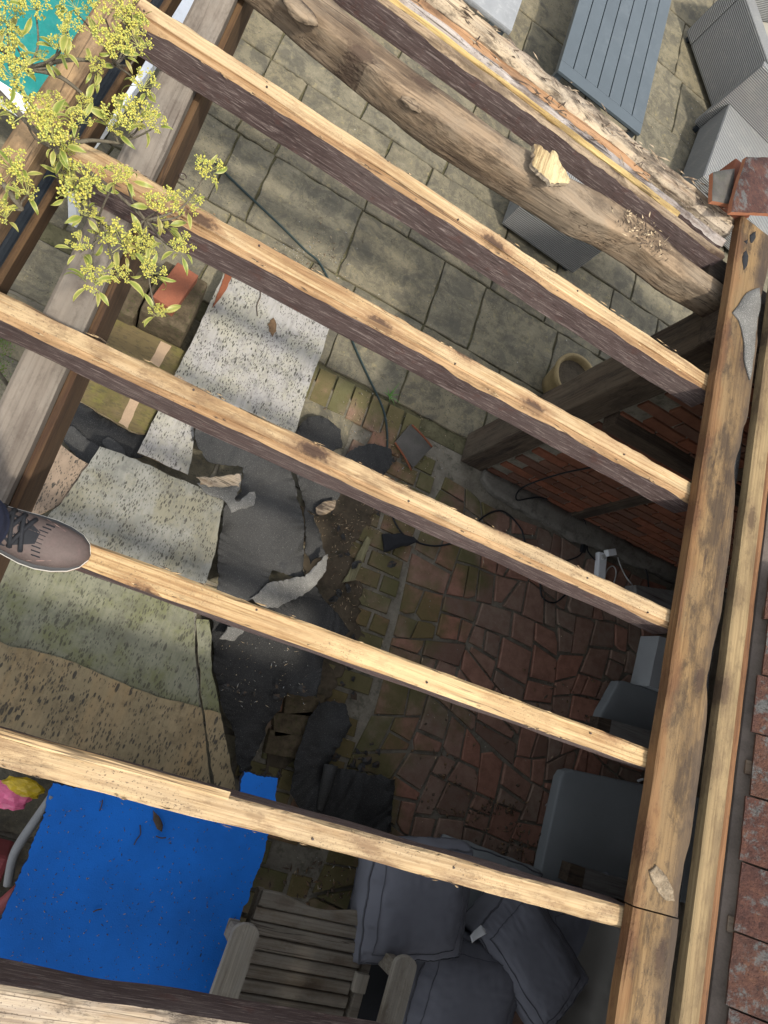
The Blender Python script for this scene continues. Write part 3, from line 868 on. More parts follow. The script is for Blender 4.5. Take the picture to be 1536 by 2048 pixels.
# crazy paving of broken bricks
rr = random.Random(11)
def area(p):
    return 0.5 * abs(sum(a[0] * b[1] - b[0] * a[1] for a, b in zip(p, p[1:] + p[:1])))
def split(p, out, dep=0):
    A = area(p)
    if A < rr.uniform(0.020, 0.044):
        out.append(p)
        return
    xs_, ys_ = [q[0] for q in p], [q[1] for q in p]
    wx, wy = max(xs_) - min(xs_), max(ys_) - min(ys_)
    ang = (0 if wx > wy else math.pi / 2) + rr.gauss(0, 0.13)
    cx_, cy_ = sum(xs_) / len(p), sum(ys_) / len(p)
    k = rr.uniform(-0.13, 0.13) * max(wx, wy)
    nx, ny = math.cos(ang), math.sin(ang)
    d = nx * cx_ + ny * cy_ + k
    a, b = clip(p, nx, ny, d), clip(p, -nx, -ny, -d)
    if len(a) < 3 or len(b) < 3 or dep > 12:
        out.append(p)
        return
    split(a, out, dep + 1)
    split(b, out, dep + 1)
cells = []
split([(1.44, -1.25), (3.35, -1.25), (3.35, 1.50), (1.44, 1.50)], cells)
for p in cells:
    if area(p) < 0.004:
        continue
    q = list(p)
    if sum(a[0] * b[1] - b[0] * a[1] for a, b in zip(q, q[1:] + q[:1])) < 0:
        q.reverse()
    src = list(q)
    for a, b in zip(src, src[1:] + src[:1]):
        ex, ey = b[0] - a[0], b[1] - a[1]
        l = math.hypot(ex, ey)
        if l < 1e-5:
            continue
        nx, ny = ey / l, -ex / l
        q = clip(q, nx, ny, nx * a[0] + ny * a[1] - rr.choice((0.004, 0.006, 0.008, 0.013)))
        if len(q) < 3:
            break
    if len(q) < 3 or area(q) < 0.003:
        continue
    # knock a corner off some pieces, then bend the whole layout gently
    if rr.random() < 0.45 and len(q) > 3:
        c_ = q[rr.randrange(len(q))]
        mx, my = sum(a[0] for a in q) / len(q), sum(a[1] for a in q) / len(q)
        dx, dy = c_[0] - mx, c_[1] - my
        l = math.hypot(dx, dy)
        q = clip(q, dx / l, dy / l, (dx * mx + dy * my) / l + l * rr.uniform(0.68, 0.88))
    q = [(x + 0.09 * nz((x * 1.9, y * 1.9, 4), 1), y + 0.09 * nz((x * 1.9, y * 1.9, 9), 1)) for x, y in q]
    pl = [a for k, a in enumerate(q) if math.hypot(a[0] - q[k - 1][0], a[1] - q[k - 1][1]) > 0.012]
    if len(pl) < 3:
        continue
    piece('paving_brick', pl, 0.006 + rr.uniform(-0.004, 0.006), M['paver'], bed2, (rr.uniform(-0.03, 0.03), rr.uniform(-0.03, 0.03)))
# straight brick edging beside it
for j in range(24):
    y = -1.0 + j * 0.108
    if y > 1.55:
        break
    off = 0.10 * (j % 2)
    xs = [0.86 + off + k * 0.222 for k in range(4)]
    for xa in xs[:-1]:
        xb = xa + 0.213
        xa_, xb_ = max(xa, 0.86), min(xb, 1.415)
        if xb_ - xa_ < 0.04 or rr.random() < 0.10:
            continue
        r = rr.uniform
        piece('edging_brick', [(xa_ + r(0, .010) + 0.03 * nz((y * 2, xa, 0), 1), y + r(0, .010)), (xb_ - r(0, .012) + 0.03 * nz((y * 2, xa, 0), 1), y + r(0, .012)), (xb_ - r(0, .012) + 0.03 * nz((y * 2, xa, 0), 1), y + 0.099 - r(0, .010)), (xa_ + r(0, .012) + 0.03 * nz((y * 2, xa, 0), 1), y + 0.099 - r(0, .010))], 0.005 + r(-0.003, 0.004), M['paver'], bed2, (r(-.02, .02), r(-.02, .02)))
for k in range(11):
    xa = 0.0 + k * 0.112
    r = rr.uniform
    piece('soldier_brick', [(xa + r(0, .005), 1.565), (xa + 0.103, 1.565 + r(0, .008)), (xa + 0.103 - r(0, .005), 1.78), (xa + r(0, .004), 1.775)], 0.006 + r(-0.003, 0.003), M['paver'], bed2, (r(-.02, .02), r(-.02, .02)))
for j in range(10):
    for k in range(4):
        xa, y = -1.6 + k * 0.62, -1.4 + j * 0.31
        r = rr.uniform
        if xa < 0.75:
            flag(xa, min(xa + 0.61, 0.85), y, y + 0.30, bed2, 900 + j * 7 + k)

# ------------------------------------------------------------------ the timber-framed shelter (wall, roof)
wall = thing('brick_wall', 'timber framed red brick wall inside the tiled shelter, in shade', 'wall', (1.6, 1.66, 0))
def wbox(name, x0, x1, y0, y1, z0, z1, m, bev=0.004):
    o = box(name, x0 - 1.6, x1 - 1.6, y0 - 1.66, y1 - 1.66, z0, z1, m, wall, bev)
    return o
wbox('mortar_core', 1.70, 4.5, 1.672, 1.78, 0, 1.78, M['mortar'], 0)
bmB = bmesh.new()
box_bm(bmB, -0.104, 0.104, -0.012, 0.05, -0.0315, 0.0315, 0.003)
brick_me = from_bm('wall_brick', bmB, (M['brick'],))
rw = random.Random(5)
for c in range(23):
    z = 0.045 + c * 0.0755
    if z > 1.74:
        break
    x = 1.71 + (0.11 if c % 2 else 0.0)
    while x < 3.62:
        o = obj('brick', brick_me, wall, (x + 0.108 - 1.6, 0.012 + rw.uniform(-0.003, 0.002), z))
        o.rotation_euler = (rw.uniform(-.01, .01), rw.uniform(-.012, .012), rw.uniform(-.012, .012))
        x += 0.2235
timber('corner_post', (1.625, 1.735, 0.0), (1.625, 1.735, 1.84), 0.155, 0.15, M['oak'], M['oak'], 3, 0.006, 30, parent=None, chamf=0.01)
cp = bpy.data.objects['corner_post']
bpy.data.objects.remove(cp)
def post(name, cx_, cy_, w, d, z0, z1, m, seed, parent):
    bm = bmesh.new()
    box_bm(bm, -w / 2, w / 2, -d / 2, d / 2, 0, z1 - z0, 0.008)
    bmesh.ops.subdivide_edges(bm, edges=[e for e in bm.edges if abs((e.verts[0].co - e.verts[1].co).z) > 0.5], cuts=24)
    for v in bm.verts:
        v.co.x += 0.006 * nz((v.co.z * 4, v.co.y * 9 + seed, seed), 1)
        v.co.y += 0.006 * nz((v.co.z * 4, v.co.x * 9 + seed, seed + 4), 1)
    o = obj(name, from_bm(name, bm, (m,)), parent, (cx_ - 1.6 if parent is wall else cx_, cy_ - 1.66 if parent is wall else cy_, z0))
    return o
post('corner_post', 1.615, 1.745, 0.15, 0.19, 0, 1.84, M['oak'], 1, wall)
post('stud', 2.41, 1.665, 0.075, 0.05, 0, 1.80, M['oak'], 2, wall)
post('stud', 3.42, 1.665, 0.085, 0.05, 0, 1.80, M['oak'], 3, wall)
wbox('rail', 1.70, 3.37, 1.605, 1.70, 1.03, 1.12, M['oakx'], 0.006)
wbox('wall_plate', 1.52, 4.5, 1.64, 1.80, 1.70, 1.828, M['oakx'], 0.006)
# concrete haunching along the foot of the wall
slab_h = slab('concrete_haunch', [(1.70, 1.60, 0.03), (1.78, 1.545, 0.03), (2.1, 1.52, 0.03), (2.4, 1.50, 0.035), (2.7, 1.52, 0.03), (3.1, 1.54, 0.03), (3.6, 1.55, 0.03), (3.6, 1.662, 0.04), (1.70, 1.662, 0.04)], 0.035, M['concrete'], None, 0.01, 0.04, 4, 0.006, 2)
struct(slab_h)
# plain far walls of the shelter keep its inside dark
for nm, a in (('shelter_back_wall', (4.42, 4.5, -4.0, 1.66)), ('shelter_end_wall', (1.6, 4.42, -4.0, -3.9))):
    o = box(nm, a[0], a[1], a[2], a[3], 0, 1.8, M['brick'], None, 0)
    tag(o, 'plain brick back wall deep in the shelter' if 'back' in nm else 'plain brick end wall of the shelter', 'wall')

# shelter roof
ROOF_X, ROOF_Z, PIT = 1.745, 1.885, math.tan(R_(42))
roof = thing('shelter_roof', 'clay tiled shelter roof with its lowest course stripped to the boarding', 'roof', (ROOF_X, 0, ROOF_Z))
def rz_(x):
    return (x - ROOF_X) * PIT
RX = 3.05
rb = mesh('roof_boarding', [(0, -4, 0), (RX - ROOF_X, -4, rz_(RX)), (RX - ROOF_X, 2.34, rz_(RX)), (0, 2.34, 0), (0, -4, -0.02), (RX - ROOF_X, -4, rz_(RX) - .02), (RX - ROOF_X, 2.34, rz_(RX) - .02), (0, 2.34, -0.02),
          (2.85, -4, -0.08), (2.85, 2.34, -0.08), (2.85, -4, -0.10), (2.85, 2.34, -0.10)],
          [(0, 1, 2, 3), (7, 6, 5, 4), (4, 5, 1, 0), (3, 2, 6, 7), (0, 3, 7, 4), (1, 8, 9, 2), (6, 11, 10, 5), (8, 10, 11, 9)], (M['sarking'],))
obj('boarding', rb, roof)
for y in (1.50, 1.09, 0.69, 0.235, -0.165, -0.60, -1.0, -1.4):
    L = 0.16
    o = box('roof_rafter', 0.002, L, -0.019, 0.019, 0.0, 0.014, M['stub'], roof, 0.002)
    o.location = (0.070, y, rz_(ROOF_X + 0.070) + 0.001)
    o.rotation_euler = (0, -R_(42), 0)
# tiles
def tile_mesh(seed):
    r = random.Random(seed)
    bm = bmesh.new()
    nx, ny = 5, 4
    w, l, th = 0.163, 0.262, 0.013
    gr = [[None] * (ny + 1) for _ in range(nx + 1)]
    gb = [[None] * (ny + 1) for _ in range(nx + 1)]
    for i in range(nx + 1):
        for j in range(ny + 1):
            x = i / nx * l
            y = (j / ny - 0.5) * w
            camb = 0.006 * math.sin(math.pi * i / nx)
            ex = 0.003 * nz((i * 1.3, j * 1.7, seed), 1) if i in (0, nx) or j in (0, ny) else 0
            z = camb + 0.0015 * nz((i * 2.0, j * 2.0, seed + 5), 1)
            gr[i][j] = bm.verts.new((x + ex, y + ex, th + z))
            gb[i][j] = bm.verts.new((x + ex, y + ex, z))
    for i in range(nx):
        for j in range(ny):
            bm.faces.new((gr[i][j], gr[i + 1][j], gr[i + 1][j + 1], gr[i][j + 1]))
            bm.faces.new((gb[i][j + 1], gb[i + 1][j + 1], gb[i + 1][j], gb[i][j]))
    for j in range(ny):
        for a in (0, nx):
            bm.faces.new((gr[a][j], gr[a][j + 1], gb[a][j + 1], gb[a][j])).material_index = 1
    for i in range(nx):
        for b in (0, ny):
            bm.faces.new((gr[i][b], gr[i + 1][b], gb[i + 1][b], gb[i][b])).material_index = 1
    return from_bm('tile', bm, (M['clay'], M['clay']))
tms = [tile_mesh(k) for k in range(6)]
rt = random.Random(3)
nt_ = 0
for c in range(10):
    for k in range(23):
        y = 2.26 - k * 0.168 - (0.084 if c % 2 else 0)
        if c == 0 and y > 0.75:
            continue
        if nt_ > 240:
            break
        nt_ += 1
        dx = (0.004 + c * 0.105) + (rt.uniform(-0.012, 0.012) if c == 0 else rt.uniform(-0.004, 0.004))
        o = obj('tile', tms[rt.randrange(6)], roof, (dx, y, rz_(ROOF_X + dx) + 0.030))
        o.rotation_euler = (rt.uniform(-.015, .015), -R_(42) + 0.055 + rt.uniform(-.01, .01), rt.uniform(-.025, .025))
# ------------------------------------------------------------------ eaves: wide board, battens and torn felt
def ybeam(name, x0, x1, y0, y1, z0, z1, m, label, cat, seed, ragged_right=0.0, segs=90):
    bm = bmesh.new()
    rows_ = []
    for i in range(segs + 1):
        y = y0 + (y1 - y0) * i / segs
        jl = 0.0025 * nz((y * 7, seed, 0), 1)
        jr = 0.0025 * nz((y * 7, seed, 3), 1)
        if ragged_right:
            a = nz((y * 3.1, seed, 9), 1)
            b = nz((y * 13, seed, 5), 1)
            jr -= ragged_right * max(0.0, a * 1.3 + b * 0.35 + 0.02)
        sec = [(x0 + jl, z0), (x1 + jr, z0), (x1 + jr + 0.001, z1 - 0.005), (x1 + jr - 0.006, z1 + 0.002 * nz((y * 9, 1, seed), 1)), ((x0 + x1) / 2, z1 + 0.0025 * nz((y * 5, 2, seed), 1)), (x0 + jl + 0.006, z1 + 0.002 * nz((y * 9, 4, seed), 1)), (x0 + jl - 0.001, z1 - 0.005)]
        rows_.append([bm.verts.new((x - x0, y - y0, z - z0)) for x, z in sec])
    for a, b in zip(rows_, rows_[1:]):
        for k in range(7):
            bm.faces.new((a[k], a[(k + 1) % 7], b[(k + 1) % 7], b[k]))
    bm.faces.new(rows_[0])
    bm.faces.new(list(reversed(rows_[-1])))
    return tag(obj(name, from_bm(name, bm, (m,)), None, (x0, y0, z0)), label, cat)
ybeam('eave_board', 1.442, 1.603, -0.185, 2.07, 1.853, 1.888, M['eave'], 'wide sunlit wooden eave board the bare rafters run into, black felt along it', 'board', 1, 0.030)
ybeam('eave_board', 1.4445, 1.603, -1.9, -0.189, 1.853, 1.886, M['eave'], 'lower length of the eave board, split and crusted white near its butt joint', 'board', 6, 0.025)
eb = [q for q in bpy.data.objects if q.name.startswith('eave_board')]
eb.sort(key=lambda q: -q.location.y)
def patch(name, board, pq, m, z=1.8905, th=0.003, amp=0.001, seed=0):
    o = slab(name, pxs(pq, z), th, M[m], None, 0.003, 0.008, seed, amp, 1)
    o.parent = board
    o.location = Vector(o.location) - Vector(board.location)
bu = eb[0] if eb[0].location.y > eb[1].location.y else eb[1]
bl = eb[1] if bu is eb[0] else eb[0]
patch('crust', bu, [(1298, 1742), (1312, 1730), (1330, 1750), (1346, 1780), (1348, 1802), (1330, 1800), (1314, 1775), (1304, 1762)], 'whitecrust', 1.891, 0.005, 0.004, 1)
patch('rot_hole', bu, [(1487, 505), (1493, 497), (1497, 512), (1494, 532), (1488, 540), (1485, 522)], 'rag', 1.8895, 0.001, 0, 4)
patch('rot_hole', bu, [(1500, 470), (1512, 462), (1510, 478), (1502, 486)], 'rag', 1.8895, 0.001, 0, 5)
patch('rot_hole', bu, [(1488, 482), (1497, 478), (1494, 488)], 'rag', 1.8895, 0.001, 0, 6)
fb = slab('felt_strip', [(1.50, -1.8, 1.846), (1.632, -1.8, 1.850), (1.632, 2.04, 1.850), (1.50, 2.04, 1.846)], 0.003, M['felt_eave'], None, 0.004, 0.05, 3, 0.002, 2)
tag(fb, 'torn black roofing felt strip showing between eave board and batten', 'roofing felt')
# torn tongues of felt lying on the eave board
fb2 = slab('torn_felt', pxs([(1495, 585), (1478, 610), (1466, 625), (1478, 640), (1486, 670), (1489, 720), (1500, 760), (1510, 700), (1522, 600), (1520, 575)], 1.893), 0.004, M['mineral'], None, 0.004, 0.02, 5, 0.001, 1)
tag(fb2, 'grey gritty tongue of torn felt lying on the eave board by its upper end', 'roofing felt')
ybeam('roof_batten', 1.634, 1.700, -1.9, 2.03, 1.868, 1.900, M['batten'], 'pale sawn batten running beside the wide eave board', 'batten', 11)
ybeam('roof_batten', 1.709, 1.732, -1.9, 2.03, 1.858, 1.892, M['redbatten'], 'thin reddish batten between pale batten and the clay tiles', 'batten', 12)
post('tie_beam', 1.60, 1.90, 0.36, 0.10, 1.70, 1.80, M['oakx'], 8, None)
tb = bpy.data.objects['tie_beam']
tag(tb, 'short dark beam end below the rotten rafters by the eave board', 'beam')
# verge tiles at the upper end
for k, (pq, mt, lab) in enumerate((([(1492, 314), (1548, 314), (1552, 428), (1462, 424), (1466, 400)], M['clay'], 'red clay verge tile with white crust at the upper end of the eave'),
                                  ([(1425, 345), (1470, 337), (1464, 408), (1424, 402)], M['slate'], 'dark stained tile tucked beside the red verge tile'))):
    o = slab('verge_tile', pxs(pq, 1.945 - 0.03 * k), 0.016, mt, M['clayedge'], 0.002, 0.03, 20 + k, 0.002, 1)
    tag(o, lab, 'roof tile')
# packing under the verge tiles
o = box('packing_block', 1.36, 1.47, 2.075, 2.28, 1.80, 1.898, M['redbrick'], None, 0.006)
tag(o, 'orange brick packing block under the verge tiles', 'block')

# ------------------------------------------------------------------ pergola rafters
ZT = 1.85
XE = 1.50
REB = [(-0.5, -1, 0), (0.5, -1, 0), (0.5, -0.5, 0), (0.5, 0, -1), (0.5, 0, 1), (0.17, 0, 2), (-0.15, 0, 2), (-0.235, 0, 2), (-0.255, -0.035, 3), (-0.38, -0.035, 3), (-0.5, -0.035, 4), (-0.5, -0.035, -1), (-0.5, -0.5, 0)]
def rafter(y, label, seed, mt='pine', w=0.062, x0=-0.47, bow=0.004, ms='brown', h=0.105, xe=XE, dy=0.0, zt=ZT, jit=0.006, reb=False):
    o = timber('rafter', (x0, y, zt), (xe, y + dy, zt), w, h, M[mt], M[ms], seed, jit, 110, bow=bow, profile=REB if reb else None)
    return tag(o, label, 'rafter', 'bare roof rafters')
rA = rafter(1.388, 'bare pale-topped rafter with dark sides, next below the knotty log', 1, 'pine', bow=0.008, reb=True)
rB = rafter(0.964, 'bare pale-topped rafter with a sawn step, ending at the left in yellow flowers', 2, 'pine', x0=-0.45, dy=0.012, bow=-0.004, reb=True)
rC = rafter(0.562, 'bare rafter stained dark at its left half, crossing the white plywood sheet', 3, 'pine_b', x0=-0.62, reb=True, w=0.053)
rD = rafter(0.166, 'clean striped rafter on which the brown shoe stands', 4, 'pine_d', x0=-0.62, w=0.051)
rE = rafter(-0.208, 'bare rafter with a split upper edge, just above the blue board', 5, 'pine_b', x0=-0.62, dy=-0.016, w=0.051)
rF = rafter(-0.602, 'rotten-topped rafter along the bottom edge, below the blue board', 6, 'rot', x0=-0.62, w=0.072, jit=0.008)
rG = rafter(1.903, 'dark painted rafter below the rotten edge boards', 7, 'pine_c', x0=-0.5, dy=0.006, h=0.088, w=0.030, xe=1.43)
# sapwood splinter along rafter E and nails
def nails(par, pts, r=0.0014, h=0.005):
    for (x, y) in pts:
        bm = bmesh.new()
        bmesh.ops.create_cone(bm, cap_ends=True, segments=8, radius1=r * 2, radius2=r * 1.7, depth=h)
        o = obj('nail', from_bm('nail', bm, (M['nail'],)), par)
        o.location = (x, y, 0.001)
nails(rA, [(0.33, 0.012), (0.92, -0.01), (1.35, 0.01), (0.02, 0.0)])
nails(rB, [(0.45, 0.012), (1.02, -0.01), (1.62, 0.0)])
nails(rC, [(0.62, 0.01), (1.18, -0.012), (1.75, 0.006), (1.98, -0.01)])
nails(rD, [(0.92, 0.01), (1.36, -0.01), (1.86, 0.012)])
nails(rE, [(0.55, 0.01), (1.2, -0.008), (1.55, 0.01)])
sp = timber('splinter', (-0.62, 0.020, 0.0045), (0.36, 0.026, 0.002), 0.014, 0.012, M['pine'], M['pine'], 44, 0.004, 40, parent=rE, chamf=0.003)
sp.matrix_parent_inverse = Matrix()
sp.matrix_basis = Matrix.Translation((0.02, 0.028, 0.006))
def fibres(par, L, w, seed, n_=60):
    bm = bmesh.new()
    r = random.Random(seed)
    for k in range(n_):
        x, y = r.uniform(0.1, L - 0.1), r.choice((-1, 1)) * w * r.uniform(0.40, 0.52)
        l, q = r.uniform(0.008, 0.035), r.uniform(0.0008, 0.002)
        m_ = Matrix.Translation((x, y, r.uniform(-0.006, 0.001))) @ Matrix.Rotation(r.gauss(0, 0.12), 4, 'Z') @ Matrix.Rotation(r.gauss(0, 0.08), 4, 'Y')
        vs_ = [bm.verts.new(m_ @ Vector(c)) for c in ((-l / 2, 0, 0), (0, q, 0.0), (l / 2, 0, 0), (0, -q, 0), (0, 0, q * 1.6))]
        for f in ((0, 1, 4), (1, 2, 4), (2, 3, 4), (3, 0, 4)):
            bm.faces.new([vs_[i] for i in f]).material_index = r.choice((0, 0, 1))
    stuff(obj('fibres', from_bm('fibres', bm, (M['pine'], M['dark_chip'])), par))
for k, (q_, w_) in enumerate(((rA, .062), (rB, .062), (rC, .053), (rD, .051), (rE, .051))):
    fibres(q_, 1.9, w_, 300 + k)
# second, rotten rafter, orange batten and outer rotten board on the far side of rafter G
yG = lambda x: 1.872 + 0.030 * (x + 0.5) / 1.93
o = timber('yellow_lath', (-0.3, 1.929, 1.852), (1.20, 1.936, 1.852), 0.020, 0.05, M['yellow'], M['yellow'], 51, 0.005, 90, chamf=0.004)
tag(o, 'thin bright yellow split lath lying along the rotten rafter', 'lath')
o = timber('rotten_rafter', (-0.3, 1.957, 1.858), (1.42, 1.962, 1.852), 0.032, 0.10, M['crust'], M['brown'], 52, 0.014, 150, chamf=0.012)
tag(o, 'rotten rafter with a crumbly grey-white top beside the yellow lath', 'rafter')
ob = timber('orange_batten', (-0.3, 1.993, 1.846), (1.05, 1.999, 1.846), 0.040, 0.05, M['orange'], M['orange'], 53, 0.003, 60, chamf=0.005)
tag(ob, 'smooth orange-brown batten with bent staples in the rotten edge', 'batten')
o = timber('rotten_board', (-0.3, 2.058, 1.862), (1.44, 2.052, 1.857), 0.082, 0.14, M['rot'], M['rot'], 54, 0.018, 170, chamf=0.014)
tag(o, 'outermost rotten board, ragged and silvery along its far edge', 'board')
for k, (x, a) in enumerate(((0.42, 0.4), (0.90, -0.6), (0.95, 0.9), (1.28, 0.2), (0.62, 1.2))):
    q = [(x, -0.006, 0.0), (x + 0.004 * math.cos(a), -0.004, 0.014), (x + 0.016 * math.cos(a), 0.012 * math.sin(a), 0.020), (x + 0.022 * math.cos(a), 0.016 * math.sin(a), 0.006)]
    tube('staple', q, 0.0013, M['nail'], ob, 5, 3)
# splinters standing off the rotten timbers
bm = bmesh.new()
r = random.Random(21)
for k in range(150):
    x = r.uniform(0.1, 1.42)
    y = r.choice((r.uniform(1.945, 1.97), r.uniform(2.02, 2.095), r.uniform(2.02, 2.095)))
    L, w, h = r.uniform(0.012, 0.06), r.uniform(0.002, 0.006), r.uniform(0.002, 0.005)
    a = r.gauss(0.0, 0.25)
    m_ = Matrix.Translation((x, y, 1.862 + r.uniform(-0.004, 0.012))) @ Matrix.Rotation(a, 4, 'Z') @ Matrix.Rotation(r.gauss(0, 0.22), 4, 'Y')
    vs_ = [bm.verts.new(m_ @ Vector(c)) for c in ((-L / 2, 0, 0), (0, w / 2, 0), (L / 2, 0, 0), (0, -w / 2, 0), (0, 0, h))]
    for q in ((0, 1, 4), (1, 2, 4), (2, 3, 4), (3, 0, 4), (3, 2, 1, 0)):
        bm.faces.new([vs_[i] for i in q]).material_index = r.choice((0, 0, 1))
o = stuff(obj('splinters', from_bm('splinters', bm, (M['rot'], M['dark_chip']))))
o['label'] = 'loose splinters standing along the rotten edge boards'
# knotty log
def log():
    ctr = [(-0.62, 1.835, 1.762), (-0.30, 1.793, 1.762), (0.0, 1.748, 1.765), (0.24, 1.722, 1.768), (0.5, 1.722, 1.768), (0.72, 1.742, 1.765), (0.86, 1.762, 1.762), (1.09, 1.795, 1.757), (1.28, 1.782, 1.752), (1.54, 1.80, 1.748)]
    P_ = spline(ctr, 12)
    n, sides = len(P_), 26
    V, F = [], []
    for i, p in enumerate(P_):
        t = i / (n - 1)
        x = p.x
        ry = 0.047 + 0.006 * nz((x * 2.2, 3.3, 1), 1) + 0.012 * math.exp(-((x - 0.86) / 0.12) ** 2) + 0.006 * math.exp(-((x - 0.22) / 0.2) ** 2) - 0.014 * max(0, t - 0.8) * 5
        rz2 = 0.060 + 0.006 * nz((x * 2.5, 9, 4), 1)
        for k in range(sides):
            a = 2 * math.pi * k / sides
            ca, sa = math.cos(a), math.sin(a)
            pw = 0.30
            yy = math.copysign(abs(ca) ** pw, ca) * ry
            zz = math.copysign(abs(sa) ** pw, sa) * rz2 + 0.010
            d = 1 + 0.07 * nz((x * 7, ca * 2.5, sa * 2.5), 1) + 0.06 * nz((x * 2.2, ca * 7, sa * 7), 1) + 0.03 * nz((x * 20, ca * 5, sa * 5), 1)
            V.append((x, p.y + yy * d, p.z + zz * d))
    for i in range(n - 1):
        for k in range(sides):
            k2 = (k + 1) % sides
            F.append((i * sides + k, (i + 1) * sides + k, (i + 1) * sides + k2, i * sides + k2))
    F.append(tuple(range(sides)))
    F.append(tuple((n - 1) * sides + k for k in range(sides - 1, -1, -1)))
    c = Vector((-0.62, 1.8, 1.76))
    V = [Vector(v) - c for v in V]
    return tag(obj('log_beam', mesh('log_beam', V, F, (M['log'],), True), None, c), 'thick waney knotty log laid as a rafter, with a broken chip on it', 'log')
lg = log()
def knot(parent, p, s):
    bm = bmesh.new()
    bmesh.ops.create_icosphere(bm, subdivisions=3, radius=1)
    for v in bm.verts:
        q = 1 + 0.35 * nz((v.co.x * 2.5, v.co.y * 2.5, v.co.z * 2.5 + p[0] * 9), 1)
        v.co = Vector((v.co.x * s * 1.7 * q, v.co.y * s * q, v.co.z * s * 0.55 * q))
    return obj('knot', from_bm('knot', bm, (M['log'],), True), parent, Vector(p) - parent.location)
knot(lg, at(600, 22, 1.83), 0.028)
knot(lg, at(825, 205, 1.82), 0.022)
# broken chip of wood
def chip():
    px_ = [(1068, 288), (1085, 300), (1098, 312), (1106, 305), (1118, 325), (1132, 342), (1140, 362), (1120, 366), (1098, 372), (1090, 358), (1076, 345), (1064, 330), (1070, 312)]
    return slab('wood_chip', [at(a, b, 1.875 + 0.012 * nz((a * .05, b * .05, 0), 1)) for a, b in px_], 0.014, M['chipwood'], M['rot'], 0.007, 0.006, 4, 0.014, 2)
tag(chip(), 'pale yellow broken chip of wood sitting on the knotty log', 'wood chip')
# bark crumbs on the log
bm = bmesh.new()
r = random.Random(33)
for k in range(90):
    t = r.betavariate(2, 2)
    p = at(1235 + t * 110 + r.gauss(0, 12), 420 + t * 95 + r.gauss(0, 12), 1.838)
    L, w = r.uniform(0.006, 0.035), r.uniform(0.002, 0.008)
    m_ = Matrix.Translation(p) @ Matrix.Rotation(r.uniform(0, 3.1), 4, 'Z') @ Matrix.Rotation(r.gauss(0, 0.35), 4, 'Y')
    vs_ = [bm.verts.new(m_ @ Vector(c)) for c in ((-L / 2, 0, 0), (0, w / 2, 0), (L / 2, 0, 0.003), (0, -w / 2, 0), (0, 0, 0.004))]
    for q in ((0, 1, 4), (1, 2, 4), (2, 3, 4), (3, 0, 4), (3, 2, 1, 0)):
        bm.faces.new([vs_[i] for i in q]).material_index = r.choice((0, 1, 1))
o = stuff(obj('bark_crumbs', from_bm('bark_crumbs', bm, (M['chip'], M['dark_chip']))))
o['label'] = 'bark crumbs and straw lying on the knotty log'

# remaining felted deck below the picture: it shades the lower half of the view
o = slab('roof_deck', [(-0.62, -2.6, 1.872), (1.436, -2.6, 1.872), (1.436, -0.652, 1.872), (-0.62, -0.652, 1.872)], 0.018, M['felt'], M['deckply'], 0.0, 0.06, 9)
tag(o, 'felted plywood deck still covering the rafters below the picture', 'roof deck')

# left-hand beams
ob = ybeam('outer_plate', -0.556, -0.497, -2.2, 2.6, 1.70, 1.805, M['browntan'], 'brown weathered plate beam at upper left, behind the yellow flowers', 'beam', 21)
ob = ybeam('support_beam', -0.200, -0.114, -2.2, 5.4, 1.63, 1.742, M['greybeam'], 'wide grey weathered beam carrying the left ends of the rafters', 'beam', 22)
bd = box('fascia', -0.113, -0.096, -2.2, 5.4, 1.44, 1.685, M['darkbrown'], None, 0.003)
bd.parent = ob
bd.location = Vector(bd.location) - Vector(ob.location)
eye = []
for k in range(11):
    a = k / 10 * 5.4
    eye.append(Vector((0.008 + 0.010 * math.cos(a) + 0.01, 0.010 * math.sin(a), 0)))
e_ = tube('eye_screw', eye, 0.0018, M['nail'], ob, 6)
e_.location = Vector((-0.096, 1.27, 1.54)) - Vector(ob.location)
ob.rotation_euler = (0, 0, 0.053)
for k, (x, y) in enumerate(((-0.545, 5.25), (-0.20, -1.6))):
    p_ = post('timber_post', x, y, 0.11, 0.11, 0, 1.63, M['oak'], 30 + k, None)
    tag(p_, ('dark post under the far end of the grey support beam', 'dark post under the near end of the grey support beam')[k], 'post')
# gutter and rail between the two beams
g = bmesh.new()
n = 10
ra = []
for y in (-2.2, 2.6):
    row = []
    for rr_, rev in ((0.046, False), (0.042, True)):
        ks = range(n + 1) if not rev else range(n, -1, -1)
        for k in ks:
            a = math.pi + math.pi * k / n
            row.append(g.verts.new((-0.537 + rr_ * math.cos(a), y, 1.63 + rr_ * math.sin(a))))
    ra.append(row)
for k in range(len(ra[0])):
    k2 = (k + 1) % len(ra[0])
    g.faces.new((ra[0][k], ra[0][k2], ra[1][k2], ra[1][k]))
g.faces.new(ra[0]); g.faces.new(list(reversed(ra[1])))
tag(obj('gutter', from_bm('gutter', g, (M['gutter'],), False)), 'black half-round gutter running between the brown and grey beams', 'gutter')
ybeam('narrow_rail', -0.487, -0.472, -2.2, 2.6, 1.58, 1.66, M['darkbrown'], 'narrow dark rail beside the black gutter', 'rail', 24)

